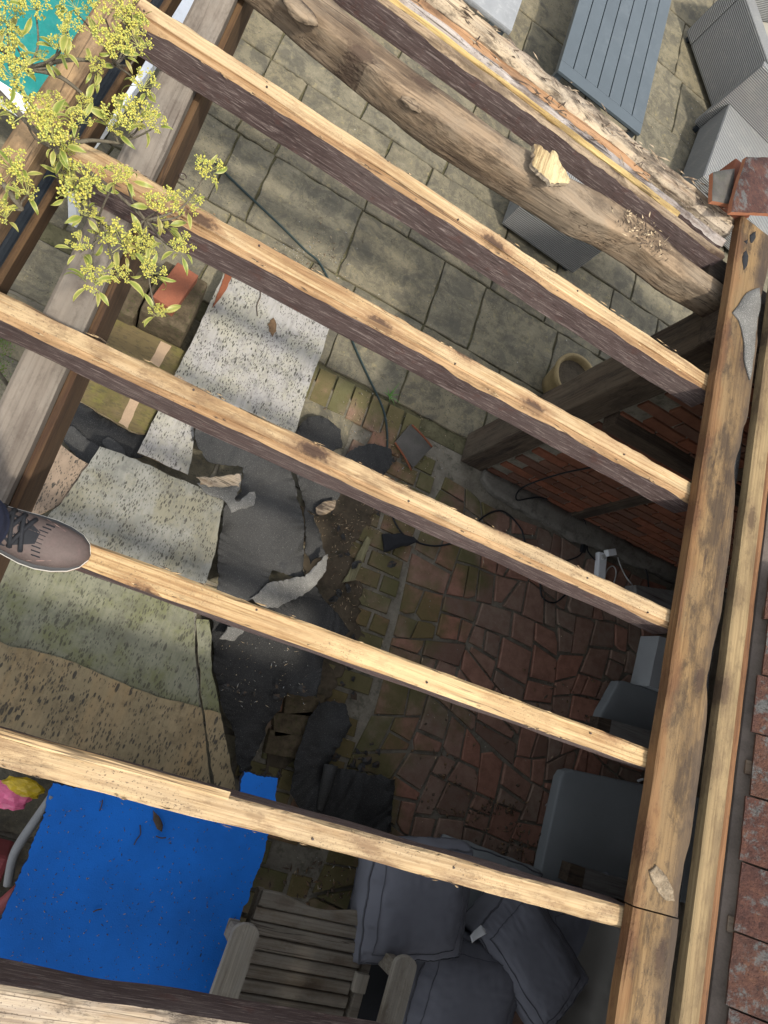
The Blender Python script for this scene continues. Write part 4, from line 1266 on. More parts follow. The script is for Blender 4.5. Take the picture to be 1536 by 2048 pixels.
# ------------------------------------------------------------------ teal table with white rim (upper left)
def teal():
    z = 0.72
    c0, c1, c2 = at(165, 290, z), at(385, 0, z), at(0, 262, z)
    u = (c1 - c0).normalized()
    v = Vector((-u.y, u.x, 0))
    t = thing('garden_table', 'teal topped table with white rim at upper left, under yellow flowers', 'table', c0)
    def q(a, b, zz=0.0):
        return u * a + v * b + Vector((0, 0, zz))
    L, W = 1.9, 0.85
    o = slab('table_top', [q(0.03, 0.03), q(L - .03, 0.03), q(L - .03, W - .03), q(0.03, W - .03)], 0.02, M['teal'], None, 0, 0.1, 2, 0.010, 3, t)
    for a0, a1, b0, b1 in ((0, L, -0.035, 0.03), (0, L, W - .03, W + .03), (-0.03, 0.03, 0.03, W - .03), (L - .03, L + .03, 0.03, W - .03)):
        slab('rim', [q(a0, b0, .014), q(a1, b0, .014), q(a1, b1, .014), q(a0, b1, .014)], 0.045, M['white'], None, 0, 0.3, 1, 0, 0, t)
    for a, b in ((0.08, 0.08), (L - .08, 0.08), (L - .08, W - .08), (0.08, W - .08)):
        bm = bmesh.new()
        box_bm(bm, -0.02, 0.02, -0.02, 0.02, 0, 0.69, 0.003)
        obj('leg', from_bm('leg', bm, (M['white'],)), t, q(a, b, -0.72))
teal()

# ------------------------------------------------------------------ patio furniture (upper right)
def slat_table():
    x0, x1, y0, y1, z = 1.235, 1.965, 4.305, 5.80, 0.42
    t = thing('slatted_table', 'slate blue metal garden table with slots between long slats', 'table', ((x0 + x1) / 2, (y0 + y1) / 2, 0))
    cx_, cy_ = (x0 + x1) / 2, (y0 + y1) / 2
    w = x1 - x0
    for nm, a in (('frame_rail', (-w / 2, w / 2, y0 - cy_, y0 - cy_ + 0.10)), ('frame_rail', (-w / 2, w / 2, y1 - cy_ - 0.10, y1 - cy_))):
        box(nm, a[0], a[1], a[2], a[3], z - 0.02, z, M['metal'], t, 0.002)
    n = 7
    gp = 0.007
    sw = (w - gp * (n - 1)) / n
    for k in range(n):
        xa = -w / 2 + k * (sw + gp)
        box('slat', xa, xa + sw, y0 - cy_ + 0.1005, y1 - cy_ - 0.1005, z - 0.018, z + 0.0004, M['metal'], t, 0.0015)
    for s in (-1, 1):
        box('apron', s * (w / 2 - 0.03) - 0.015, s * (w / 2 - 0.03) + 0.015, y0 - cy_ + 0.04, y1 - cy_ - 0.04, z - 0.08, z - 0.021, M['metal'], t, 0.002)
        for e in (y0 - cy_ + 0.05, y1 - cy_ - 0.05):
            box('leg', s * (w / 2 - 0.035) - 0.025, s * (w / 2 - 0.035) + 0.025, e - 0.025, e + 0.025, 0, z - 0.021, M['metal'], t, 0.002)
    box('slot_shade_sheet', -w / 2 + 0.02, w / 2 - 0.02, y0 - cy_ + 0.03, y1 - cy_ - 0.03, z - 0.045, z - 0.03, M['metaldark'], t, 0)  # added dark sheet below the slats, its colour paints the shade in the slots
slat_table()

def uvbox(bm, x0, x1, y0, y1, z0, z1, bev=0.012, mi=0):
    uvl = bm.loops.layers.uv.verify()
    pre = set(bm.faces)
    box_bm(bm, x0, x1, y0, y1, z0, z1, bev, mi)
    for f in bm.faces:
        if f in pre:
            continue
        f.normal_update()
        n = f.normal
        a = max(range(3), key=lambda i: abs(n[i]))
        for l in f.loops:
            c = l.vert.co
            l[uvl].uv = ((c.y, c.z) if a == 0 else (c.x, c.z) if a == 1 else (c.y, c.x))

def rattan_chair(name, label, loc, rz, W=0.78, D=0.78, seat=0.30, arm=0.55, back=0.62, at_=0.13, cushion_=True, arms=True):
    """woven box armchair; local +y is the back"""
    t = thing(name, label, 'armchair', loc, rz, 'grey rattan garden seats')
    def part(nm, a, m='rattan', bev=0.014):
        bm = bmesh.new()
        c = ((a[0] + a[1]) / 2, (a[2] + a[3]) / 2, a[4])
        uvbox(bm, a[0] - c[0], a[1] - c[0], a[2] - c[1], a[3] - c[1], 0, a[5] - a[4], bev)
        return obj(nm, from_bm(nm, bm, (M[m],)), t, c)
    w = W / 2
    part('seat_base', (-w + at_ + .001, w - at_ - .001, -D / 2 + 0.01, D / 2 - at_ - .001, 0.04, seat - 0.03))
    part('backrest', (-w, w, D / 2 - at_, D / 2, 0.04, back))
    if arms:
        for s in (-1, 1):
            x0, x1 = (-w, -w + at_) if s < 0 else (w - at_, w)
            part('armrest', (x0, x1, -D / 2, D / 2 - at_ - .001, 0.04, arm))
    for sx in (-1, 1):
        for sy in (-1, 1):
            x, y = sx * (w - 0.05), sy * (D / 2 - 0.05)
            part('foot', (x - .02, x + .02, y - .02, y + .02, 0, 0.039), 'metaldark', 0.003)
    if cushion_:
        bm = bmesh.new()
        uvbox(bm, -w + at_ + .006, w - at_ - .006, -D / 2 + 0.0, D / 2 - at_ - .006, seat - 0.029, seat + 0.09, 0.03)
        obj('seat_cushion', from_bm('seat_cushion', bm, (M['beige'],), True), t)
    return t
rattan_chair('rattan_armchair', 'grey woven garden armchair at the top right corner, beige seat inside', (3.02, 6.22, 0), R_(37 + 90 - 90), 0.85, 0.80, 0.28, 0.55, 0.62)
rattan_chair('rattan_armchair', 'grey woven garden seat right of the slatted table, crumbs along its back', (3.18, 4.92, 0), R_(-8), 1.05, 0.95, 0.36, 0.36, 0.66, 0.06, False, False)
rattan_chair('rattan_armchair', 'dark shaded woven armchair seen under the knotty log', (1.645, 3.59, 0), R_(178), 0.62, 0.54, 0.30, 0.50, 0.60)
# low pale side table
t = thing('side_table', 'pale grey low table peeping in at the top edge', 'table', (0.55, 4.58, 0))
box('table_top', -0.28, 0.30, -0.26, 0.28, 0.38, 0.42, M['palegrey'], t, 0.012)
for sx in (-0.24, 0.25):
    for sy in (-0.22, 0.24):
        box('leg', sx - .02, sx + .02, sy - .02, sy + .02, 0, 0.379, M['metal'], t, 0.003)
# plant pot
def pot():
    c = at(1112, 800, 0.0)
    c = Vector((2.06, 2.44, 0))
    t = thing('plant_pot', 'pale stone plant pot half hidden behind the oak corner post', 'pot', c)
    prof = [(0.0, 0.0), (0.11, 0.0), (0.125, 0.06), (0.15, 0.17), (0.165, 0.19), (0.165, 0.215), (0.145, 0.215), (0.138, 0.19), (0.13, 0.17)]
    V, F = [], []
    n = 28
    for (r_, z) in prof:
        for k in range(n):
            a = 2 * math.pi * k / n
            V.append((r_ * math.cos(a), r_ * math.sin(a), z))
    for i in range(len(prof) - 1):
        for k in range(n):
            F.append((i * n + k, i * n + (k + 1) % n, (i + 1) * n + (k + 1) % n, (i + 1) * n + k))
    obj('pot_body', mesh('pot_body', V, F, (M['terracotta'],), True), t)
    V = [(0.135 * math.cos(2 * math.pi * k / 24), 0.135 * math.sin(2 * math.pi * k / 24), 0.175 + 0.006 * nz((k, 1, 2), 1)) for k in range(24)] + [(0, 0, 0.19)]
    obj('soil', mesh('soil', V, [(k, (k + 1) % 24, 24) for k in range(24)], (M['soil'],)), t)
pot()

# ------------------------------------------------------------------ heap of boards and felt on the left
B = {}
o = slab('plywood_sheet', pxs([(447, 548), (470, 556), (663, 648), (632, 735), (590, 866), (480, 815), (388, 846), (385, 900), (376, 950), (330, 930), (275, 905), (330, 790), (400, 650)], 0.16), 0.014, M['ply_white'], M['plyedge'], 0.0035, 0.03, 1)
tag(o, 'whitish plywood sheet covered in black specks, between two rafters', 'plywood')
o2 = slab('torn_ply_corner', pxs([(455, 534), (468, 545), (452, 580), (425, 615), (440, 575)], 0.168), 0.008, M['twig'], None, 0.003, 0.02, 3)
o2.parent = o
o2.location = Vector(o2.location) - Vector(o.location)
o = slab('mossy_board', pxs([(190, 612), (372, 704), (355, 745), (290, 868), (262, 862), (105, 770), (130, 690)], 0.115), 0.02, M['ply_mossbrown'], M['plyedge'], 0.003, 0.03, 2)
tag(o, 'brown mossy board with a tan strip, left of the white plywood', 'board')
for pq in ([(322, 682), (343, 692), (318, 735), (300, 722)], [(262, 792), (281, 800), (255, 858), (237, 845)]):
    s_ = slab('tan_strip', pxs(pq, 0.1165), 0.004, M['tanstrip'], None, 0.002, 0.02, 4)
    s_.parent = o
    s_.location = Vector(s_.location) - Vector(o.location)
o = slab('mossy_plywood', pxs([(200, 893), (300, 930), (448, 1000), (440, 1040), (425, 1120), (395, 1215), (390, 1290), (402, 1420), (300, 1400), (-60, 1280), (-60, 1150), (20, 1110), (120, 1010)], 0.33), 0.014, M['ply_grey'], M['plyedge'], 0.004, 0.03, 6)
tag(o, 'big grey speckled plywood sheet under the rafter with the shoe', 'plywood')
pm = slab('mossy_plywood', pxs([(-60, 1030), (100, 1095), (250, 1145), (388, 1196), (389, 1300), (398, 1425), (250, 1400), (-60, 1330)], 0.338), 0.010, M['ply_moss'], M['plyedge'], 0.004, 0.03, 16)
tag(pm, 'green mossy plywood sheet just below the rafter with the shoe', 'plywood')
s_ = slab('veneer_strip', pxs([(393, 1238), (418, 1240), (424, 1330), (440, 1428), (408, 1424), (398, 1330)], 0.340), 0.006, M['ply_moss'], M['plyedge'], 0.004, 0.02, 8)
s_.parent = pm
s_.location = Vector(s_.location) - Vector(pm.location)
pb = slab('brown_plywood', pxs([(-60, 1268), (60, 1298), (150, 1325), (250, 1368), (330, 1398), (402, 1416), (412, 1500), (430, 1606), (300, 1580), (-60, 1500)], 0.362), 0.014, M['ply_brown'], M['plyedge'], 0.004, 0.03, 7)
tag(pb, 'brown black-spotted plywood sheet lying lowest of the pile, above the blue board', 'plywood')
s_ = slab('veneer_strip', pxs([(408, 1420), (442, 1427), (455, 1500), (478, 1606), (438, 1608), (418, 1500)], 0.364), 0.008, M['ply_brown'], M['plyedge'], 0.004, 0.02, 8)
s_.parent = pb
s_.location = Vector(s_.location) - Vector(pb.location)
o = slab('speckled_board', pxs([(40, 935), (92, 872), (182, 930), (160, 975), (110, 1015), (60, 1040), (20, 1000)], 0.30), 0.016, M['ply_pink'], M['plyedge'], 0.003, 0.03, 9)
tag(o, 'pinkish board with dense black specks beside the shoe', 'board')
# what the pile rests on
o = box('rubble_crate', -0.25, 0.20, 0.05, 0.70, 0.0, 0.285, M['soil'], None, 0.01)
tag(o, 'dark crate of rubble propping the plywood pile', 'crate')
o = box('rubble_crate', 0.05, 0.42, -0.18, 0.04, 0.0, 0.30, M['soil'], None, 0.01)
tag(o, 'dark low crate under the brown plywood', 'crate')
o = box('timber_offcut', -0.05, 0.36, 1.3, 1.4, 0.0, 0.145, M['oakx'], None, 0.004)
tag(o, 'timber offcut under the white plywood sheet', 'offcut')
o = box('timber_offcut', -0.42, 0.0, 1.12, 1.2, 0.0, 0.094, M['oakx'], None, 0.004)
tag(o, 'timber offcut under the brown mossy board', 'offcut')

o = slab('dead_leaf', pxs([(540, 640), (547, 635), (553, 648), (553, 662), (545, 674), (538, 662), (535, 648)], 0.168), 0.003, M['leafbrown'], None, 0.003, 0.006, 12, 0.004, 1)
tag(o, 'brown dead leaf lying on the white plywood sheet', 'leaf')
o = tube('twig', [at(520, 575, 0.168), at(521, 592, 0.169), at(514, 610, 0.168), at(515, 632, 0.168)], 0.0026, M['dark_chip'], None, 6, 4)
tag(o, 'bent dark twig on the white plywood above the dead leaf', 'twig')
def litter(name, label, boxes, lens, mats, seed, wr=(0.002, 0.006), tilt=0.25):
    bm = bmesh.new()
    r = random.Random(seed)
    for (cx_, cy_, sx, sy, z, n_) in boxes:
        for k in range(n_):
            p = at(r.gauss(cx_, sx), r.gauss(cy_, sy), z + r.uniform(0, 0.012))
            L, w = r.uniform(*lens), r.uniform(*wr)
            m_ = Matrix.Translation(p) @ Matrix.Rotation(r.uniform(0, 3.1), 4, 'Z') @ Matrix.Rotation(r.gauss(0, tilt), 4, 'Y')
            vs_ = [bm.verts.new(m_ @ Vector(c)) for c in ((-L / 2, 0, 0), (0, w / 2, 0.001), (L / 2, 0, 0), (0, -w / 2, 0.001), (0, 0, w * 0.6))]
            for q in ((0, 1, 4), (1, 2, 4), (2, 3, 4), (3, 0, 4)):
                bm.faces.new([vs_[i] for i in q]).material_index = r.randrange(len(mats))
    o = stuff(obj(name, from_bm(name, bm, [M[m] for m in mats])))
    o['label'] = label
litter('mulch', 'brown shredded wood and dirt beside the felt heap', [(690, 1040, 45, 38, 0.006, 420), (700, 1180, 25, 40, 0.006, 140), (820, 920, 35, 30, 0.006, 120), (760, 860, 60, 40, 0.006, 140), (640, 500, 30, 30, 0.004, 60)], (0.006, 0.035), ('dark_chip', 'dark_chip', 'leafbrown', 'chip'), 61)
litter('leaf_litter', 'crumpled dead leaves on the crazy paving', [(985, 1620, 40, 18, 0.012, 70), (1040, 1690, 40, 25, 0.012, 60), (880, 1560, 40, 60, 0.012, 40), (1140, 1420, 60, 40, 0.012, 40), (640, 1760, 50, 30, 0.012, 60)], (0.012, 0.045), ('leafbrown', 'dark_chip', 'dark_chip'), 62, (0.006, 0.02), 0.4)
litter('moss_clump', 'green moss clump at the left edge below a rafter', [(8, 680, 10, 22, 0.05, 260), (2, 740, 10, 16, 0.05, 120)], (0.004, 0.014), ('moss', 'moss', 'grass'), 63, (0.003, 0.008), 0.6)
litter('bird_lime', 'white flecks and pebbles on the flagstones', [(585, 520, 28, 22, 0.006, 60), (870, 900, 40, 30, 0.006, 14), (910, 1440, 30, 20, 0.012, 14), (1400, 330, 25, 50, 0.006, 50)], (0.003, 0.010), ('whiteboard', 'chip'), 64, (0.002, 0.006), 0.1)
def feltp(label, pq, z, m='felt', amp=0.02, seed=0, cuts=2, th=0.005, name='roofing_felt'):
    o = slab(name, pxs(pq, z), th, M[m], None, 0.006, 0.011, seed, amp * 1.3, cuts + 1)
    return tag(o, label, 'roofing felt')
feltp('large dark sheet of roofing felt in the middle of the heap', [(392, 850), (470, 868), (560, 912), (592, 970), (606, 1040), (609, 1162), (580, 1152), (545, 1140), (535, 1170), (505, 1196), (425, 1218), (438, 1110), (450, 1010), (482, 985), (484, 935), (420, 925), (396, 890)], 0.25, 'felt2', 0.024, 1)
feltp('crumpled pale underside flap of felt below the large felt sheet', [(500, 1197), (540, 1165), (580, 1158), (608, 1154), (655, 1108), (650, 1135), (628, 1172), (600, 1192), (555, 1216), (520, 1210)], 0.275, 'mineral', 0.025, 2, 3)
feltp('small pale torn corner of felt beside the mossy plywood', [(438, 1278), (455, 1253), (492, 1250), (488, 1262), (462, 1282)], 0.24, 'mineral', 0.015, 3)
feltp('gritty black felt sheet below the rafter with the shoe', [(422, 1225), (520, 1215), (628, 1172), (700, 1262), (645, 1320), (632, 1395), (575, 1385), (545, 1440), (500, 1535), (480, 1548), (466, 1460), (440, 1400), (428, 1320)], 0.17, 'felt', 0.028, 4)
feltp('narrow grey felt offcut beside the large felt sheet', [(606, 1010), (628, 1030), (652, 1108), (622, 1128), (610, 1105)], 0.20, 'felt2', 0.01, 5)
feltp('dark felt scrap with a torn pale end beneath the stained rafter', [(585, 905), (690, 950), (672, 1010), (640, 1028), (612, 1022), (600, 980)], 0.16, 'felt2', 0.02, 6)
feltp('rounded black felt scrap beside the white plywood', [(588, 885), (594, 858), (620, 834), (652, 836), (682, 860), (684, 895), (660, 905), (620, 900)], 0.06, 'felt', 0.012, 7)
feltp('gritty dark felt lump at the end of the black cable', [(690, 915), (715, 895), (750, 888), (782, 898), (786, 928), (760, 955), (715, 950)], 0.05, 'felt', 0.02, 8)
feltp('twisted black felt strip above the blue board', [(640, 1402), (690, 1408), (702, 1450), (690, 1475), (668, 1500), (655, 1535), (700, 1540), (790, 1558), (784, 1610), (785, 1665), (740, 1690), (620, 1645), (578, 1585), (590, 1510), (615, 1450)], 0.10, 'felt', 0.035, 9, 3)
feltp('pale ragged end of the dark felt scrap', [(632, 1015), (650, 1003), (672, 1000), (668, 1018), (648, 1030), (634, 1028)], 0.20, 'rot', 0.012, 10, 2, 0.006)
feltp('crumpled felt flap beside the corner of the speckled plywood', [(395, 965), (450, 950), (482, 948), (480, 972), (470, 1005), (508, 985), (506, 1012), (460, 1028), (446, 1002), (410, 985)], 0.35, 'mineral', 0.03, 11, 3)
feltp('brown torn felt tongue poking from under the white plywood', [(392, 955), (440, 955), (478, 948), (482, 962), (478, 975), (440, 975), (400, 970)], 0.37, 'rot', 0.02, 12, 2)
feltp('dark blue-grey felt left of the speckled plywood', [(130, 800), (150, 795), (235, 855), (290, 870), (300, 915), (235, 915), (185, 925), (105, 860)], 0.09, 'felt', 0.015, 13)
feltp('folded felt flap hanging left of the speckled plywood', [(108, 850), (140, 852), (205, 900), (178, 928), (150, 905)], 0.13, 'felt2', 0.01, 14)
feltp('small blue-grey felt tab by the white plywood corner', [(204, 885), (216, 873), (238, 886), (252, 912), (228, 905)], 0.14, 'felt2', 0.008, 15)
bm = bmesh.new()
r = random.Random(91)
for k in range(90):
    xa, xb, ya, yb, z = r.choice(((600, 800, 920, 1130, 0.02), (610, 720, 1130, 1420, 0.02), (430, 620, 1230, 1400, 0.20), (480, 600, 1400, 1560, 0.02), (640, 760, 1480, 1540, 0.03)))
    p = at(r.uniform(xa, xb), r.uniform(ya, yb), z + r.uniform(0, 0.02))
    sz = r.uniform(0.006, 0.032)
    m_ = Matrix.Translation(p) @ Matrix.Rotation(r.uniform(0, 6.2), 4, 'Z') @ Matrix.Rotation(r.gauss(0, 0.3), 4, 'Y')
    n_ = r.randint(5, 8)
    ring = [bm.verts.new(m_ @ Vector((math.cos(6.283 * i / n_) * sz * r.uniform(0.5, 1.3), math.sin(6.283 * i / n_) * sz * r.uniform(0.35, 0.9), r.uniform(-.003, .003)))) for i in range(n_)]
    c_ = bm.verts.new(m_ @ Vector((0, 0, sz * 0.25)))
    for i in range(n_):
        bm.faces.new((ring[i], ring[(i + 1) % n_], c_)).material_index = r.choice((0, 0, 1, 2))
o = stuff(obj('felt_scraps', from_bm('felt_scraps', bm, (M['felt'], M['felt2'], M['dark_chip']))))
o['label'] = 'small torn scraps of felt and litter round the heap'
# curled edge of the twisted felt
tube('felt_curl', [at(662, 1530, 0.15), at(656, 1560, 0.155), at(648, 1590, 0.14), at(640, 1618, 0.115)], [0.035, 0.032, 0.026, 0.014], M['felt2'], None, 12, 4)
tag(bpy.data.objects['felt_curl'], 'curled felt lip on the twisted black strip', 'roofing felt')
# loose bricks
def lbrick(label, c, rz, m='redbrick', s=(0.215, 0.103, 0.065), z=0.0, seed=0):
    bm = bmesh.new()
    box_bm(bm, -s[0] / 2, s[0] / 2, -s[1] / 2, s[1] / 2, 0, s[2], 0.005)
    for v in bm.verts:
        v.co += Vector((nz(v.co * 20, 1, seed), nz(v.co * 20, 1, seed + 3), 0)) * 0.003
    o = obj('loose_brick', from_bm('loose_brick', bm, (M[m],)), None, (c[0], c[1], z))
    o.rotation_euler = (0, 0, rz)
    return tag(o, label, 'brick')
bp = at(352, 572, 0.34)
lbrick('clean orange-red brick lying among the yellow flowers', bp, R_(82), z=0.275, s=(0.225, 0.108, 0.065))
o = box('brick_pier', bp.x - 0.10, bp.x + 0.12, bp.y - 0.16, bp.y + 0.14, 0, 0.272, M['mossbrick'], None, 0.02)
tag(o, 'dark mossy stone block under the orange-red brick', 'block')
o = box('stone_block', bp.x - 0.33, bp.x - 0.11, bp.y - 0.18, bp.y + 0.08, 0, 0.2, M['mossbrick'], None, 0.02)
tag(o, 'grey lichen-covered stone block left of the orange-red brick', 'block')
for k, (px_, py_, a) in enumerate(((610, 1410, 0.2), (588, 1448, 0.35), (575, 1490, 0.1))):
    q = at(px_, py_, 0.05)
    lbrick_ = lbrick(('mossy brown brick beside the black felt, uppermost of three', 'mossy brick beside the black felt, middle of three', 'reddish brick beside the black felt, lowest of three')[k], q, a, 'mossbrick', z=-0.012, seed=k, s=(0.2, 0.11, 0.06))
o = slab('lath', pxs([(735, 1072), (742, 1080), (712, 1160), (685, 1165)], 0.035), 0.014, M['lath'], None, 0.003, 0.02, 5)
tag(o, 'short mossy lath lying on the brick paving', 'lath')
o = slab('roof_slate', pxs([(790, 885), (822, 848), (864, 895), (826, 935)], 0.03), 0.012, M['slate'], None, 0.002, 0.03, 8)
tag(o, 'dark square tile on the paving between two red sticks', 'tile')
for k, (a, b) in enumerate((((790, 885), (823, 941)), ((824, 850), (864, 894)))):
    o = tube('stick', [at(*a, 0.05), at((a[0] + b[0]) / 2 + 2, (a[1] + b[1]) / 2, 0.052), at(*b, 0.045)], 0.006, M['twig'], None, 7, 4)
    tag(o, ('red-brown stick along the lower left edge of the dark square tile', 'red-brown stick along the upper right edge of the dark square tile')[k], 'stick')
o = slab('black_rag', pxs([(765, 1068), (800, 1066), (828, 1074), (838, 1084), (815, 1092), (768, 1104)], 0.04), 0.012, M['rag'], None, 0.004, 0.02, 3, 0.012, 2)
tag(o, 'black rag on the brick paving where the cable ends', 'rag')
# grass tuft
t = thing('grass_tuft', 'small green grass tuft growing from a paving joint', 'grass', at(778, 792, 0))
r = random.Random(4)
for k in range(9):
    a = r.uniform(0, 6.28)
    L = r.uniform(0.05, 0.12)
    V = []
    for i in range(5):
        s = i / 4
        w = 0.004 * (1 - s)
        c = Vector((math.cos(a) * L * s * 0.8, math.sin(a) * L * s * 0.8, L * (s - 0.55 * s * s)))
        V += [c + Vector((-math.sin(a) * w, math.cos(a) * w, 0)), c - Vector((-math.sin(a) * w, math.cos(a) * w, 0))]
    obj('blade', mesh('blade', V, [(2 * i, 2 * i + 1, 2 * i + 3, 2 * i + 2) for i in range(4)], (M['grass'],)), t)

sp_ = slab('soil_patch', pxs([(612, 955), (690, 935), (752, 985), (742, 1050), (705, 1085), (722, 1150), (716, 1230), (730, 1270), (690, 1330), (650, 1400), (560, 1560), (520, 1540), (600, 1380), (600, 1150)], 0.010), 0.012, M['soil'], None, 0.02, 0.02, 31, 0.014, 3)
struct(sp_)
# cables
tube('garden_cable', [at(*p, 0.012) for p in ((430, 325), (475, 370), (560, 450), (610, 500), (645, 535), (690, 640), (708, 690), (735, 750), (765, 815), (774, 860), (774, 915))], 0.0065, M['cablegreen'], None, 8, 6)
tag(bpy.data.objects['garden_cable'], 'dark green cable trailing across the flagstones', 'cable')
tube('power_cable', [at(*p, 0.014) for p in ((780, 1010), (790, 1045), (815, 1075), (870, 1092), (930, 1075), (965, 1035), (1005, 1022), (1040, 1055), (1052, 1090), (1078, 1160), (1085, 1195), (1110, 1205), (1135, 1185))], 0.0055, M['cable'], None, 8, 6)
tag(bpy.data.objects['power_cable'], 'black cable looping over the brick paving from the rag', 'cable')
tube('wall_cable', [Vector((1.93, 1.585, 0.80)), Vector((1.90, 1.60, 0.5)), Vector((1.88, 1.58, 0.2)), Vector((1.95, 1.56, 0.06)), at(1080, 995, 0.05), at(1140, 1015, 0.045), at(1168, 1040, 0.04), at(1172, 1075, 0.03), at(1160, 1110, 0.02), at(1120, 1125, 0.015)], 0.005, M['cable'], None, 8, 6)
tag(bpy.data.objects['wall_cable'], 'thin black cable hanging down the brick wall to the floor', 'cable')
tube('coiled_cable', [at(*p, 0.02) for p in ((1190, 1120), (1175, 1100), (1180, 1078), (1210, 1076), (1250, 1095), (1285, 1125), (1296, 1160), (1290, 1190), (1240, 1205), (1180, 1195), (1120, 1180))], 0.005, M['cable'], None, 8, 6)
tag(bpy.data.objects['coiled_cable'], 'black cable coiled round the white socket block', 'cable')
o = box('cable_plug', 0, 0.03, 0, 0.05, 0, 0.03, M['cable'], None, 0.004)
o.location = at(1163, 1098, 0.0)
tag(o, 'small black inline plug by the wall', 'plug')
tube('white_cable', [at(*p, 0.018) for p in ((1265, 1170), (1250, 1150), (1236, 1115), (1245, 1097), (1275, 1096), (1308, 1112), (1330, 1124), (1370, 1133), (1400, 1150))], 0.0045, M['wcable'], None, 8, 6)
tag(bpy.data.objects['white_cable'], 'white cable curving along the foot of the brick wall', 'cable')
tube('white_cable_loop', [at(*p, 0.018) for p in ((1208, 1175), (1212, 1145), (1224, 1132), (1232, 1142), (1228, 1165), (1215, 1190))], 0.0042, M['wcable'], None, 8, 6)
tag(bpy.data.objects['white_cable_loop'], 'small loop of white cable beside the socket block', 'cable')
t = thing('socket_block', 'white extension socket block on the floor by the wall', 'socket', at(1195, 1140, 0))
d_ = at(1198, 1108, 0) - at(1194, 1165, 0)
t.rotation_euler = (0, 0, math.atan2(d_.y, d_.x))
box('housing', -0.13, 0.11, -0.032, 0.032, 0.002, 0.045, M['white'], t, 0.008)
bm = bmesh.new()
bmesh.ops.create_cone(bm, cap_ends=True, segments=20, radius1=0.018, radius2=0.016, depth=0.012)
obj('switch', from_bm('switch', bm, (M['wcable'],)), t, (0.08, 0, 0.05))
o = box('white_plug', -0.035, 0.035, -0.022, 0.022, 0, 0.04, M['white'], None, 0.006)
o.location = at(1216, 1106, 0.045)
o.rotation_euler = (0, 0, 0.5)
tag(o, 'white plug pushed into the end of the socket block', 'plug')

# ------------------------------------------------------------------ blue board and what lies left of it
o = slab('blue_board', pxs([(106, 1566), (300, 1600), (476, 1604), (488, 1542), (556, 1556), (552, 1612), (536, 1670), (520, 1735), (480, 1840), (440, 1930), (404, 2032), (200, 2008), (-60, 1962), (4, 1830), (30, 1765), (62, 1690), (86, 1630)], 0.45), 0.03, M['blue'], M['blueedge'], 0.006, 0.008, 3)
tag(o, 'bright blue painted board with crumbling edges and leaf litter', 'board')
t = thing('trestle', 'dark trestle under the blue board', 'trestle', (0.55, -0.72, 0))
for sx in (-0.28, 0.28):
    box('bearer', sx - .03, sx + .03, -0.30, 0.30, 0.36, 0.418, M['oakx'], t, 0.003)
    for sy in (-0.26, 0.26):
        box('leg', sx - .025, sx + .025, sy - .025, sy + .025, 0, 0.359, M['oakx'], t, 0.003)
lf = slab('dead_leaf', pxs([(306, 1620), (318, 1632), (326, 1650), (324, 1664), (314, 1658), (306, 1640)], 0.457), 0.003, M['dark_chip'], None, 0.002, 0.01, 2, 0.003, 2)
tag(lf, 'grey-brown dead leaf on the blue board near the rafter', 'leaf')
for k, q in enumerate(([(280, 1650), (281, 1668), (274, 1678), (268, 1690)], [(205, 1600), (203, 1612), (199, 1622)], [(186, 1824), (194, 1820), (204, 1818)], [(312, 1672), (322, 1676), (332, 1675)])):
    o = tube('twig', [at(a, b, 0.456) for a, b in q], 0.0022, M['dark_chip'], None, 6, 4)
    tag(o, ('curved dark twig left of the dead leaf on the blue board', 'straight twig at the top edge of the blue board', 'short dark twig in the middle of the blue board', 'tiny twig just below the dead leaf')[k], 'twig')
bm = bmesh.new()
r = random.Random(77)
for k in range(620):
    px_, py_ = r.uniform(10, 545), r.uniform(1600, 2020)
    if px_ < 110 - (py_ - 1566) * 0.42 + 15 or px_ > 540 - max(0, py_ - 1660) * 0.36:
        continue
    p = at(px_, py_, 0.4515)
    L, w = r.choice((r.uniform(0.003, 0.007), r.uniform(0.004, 0.016))), r.uniform(0.0018, 0.004)
    m_ = Matrix.Translation(p) @ Matrix.Rotation(r.uniform(0, 3.1), 4, 'Z')
    vs_ = [bm.verts.new(m_ @ Vector(c)) for c in ((-L / 2, 0, 0), (0, w / 2, 0.0003), (L / 2, 0, 0), (0, -w / 2, 0.0003), (0, 0, 0.002))]
    for q in ((0, 1, 4), (1, 2, 4), (2, 3, 4), (3, 0, 4)):
        bm.faces.new([vs_[i] for i in q]).material_index = r.choice((0, 1, 1, 1))
o = stuff(obj('leaf_crumbs', from_bm('leaf_crumbs', bm, (M['chip'], M['dark_chip']))))
o['label'] = 'crumbs of dead leaf scattered over the blue board'
tube('grey_pipe', [at(104, 1590, 0.44), at(78, 1630, 0.42), at(44, 1680, 0.40), at(26, 1715, 0.38), at(16, 1770, 0.36)], [0.013, 0.0165, 0.017, 0.016, 0.016], M['pipe'], None, 12, 5)
tag(bpy.data.objects['grey_pipe'], 'bent grey plastic pipe left of the blue board', 'pipe')
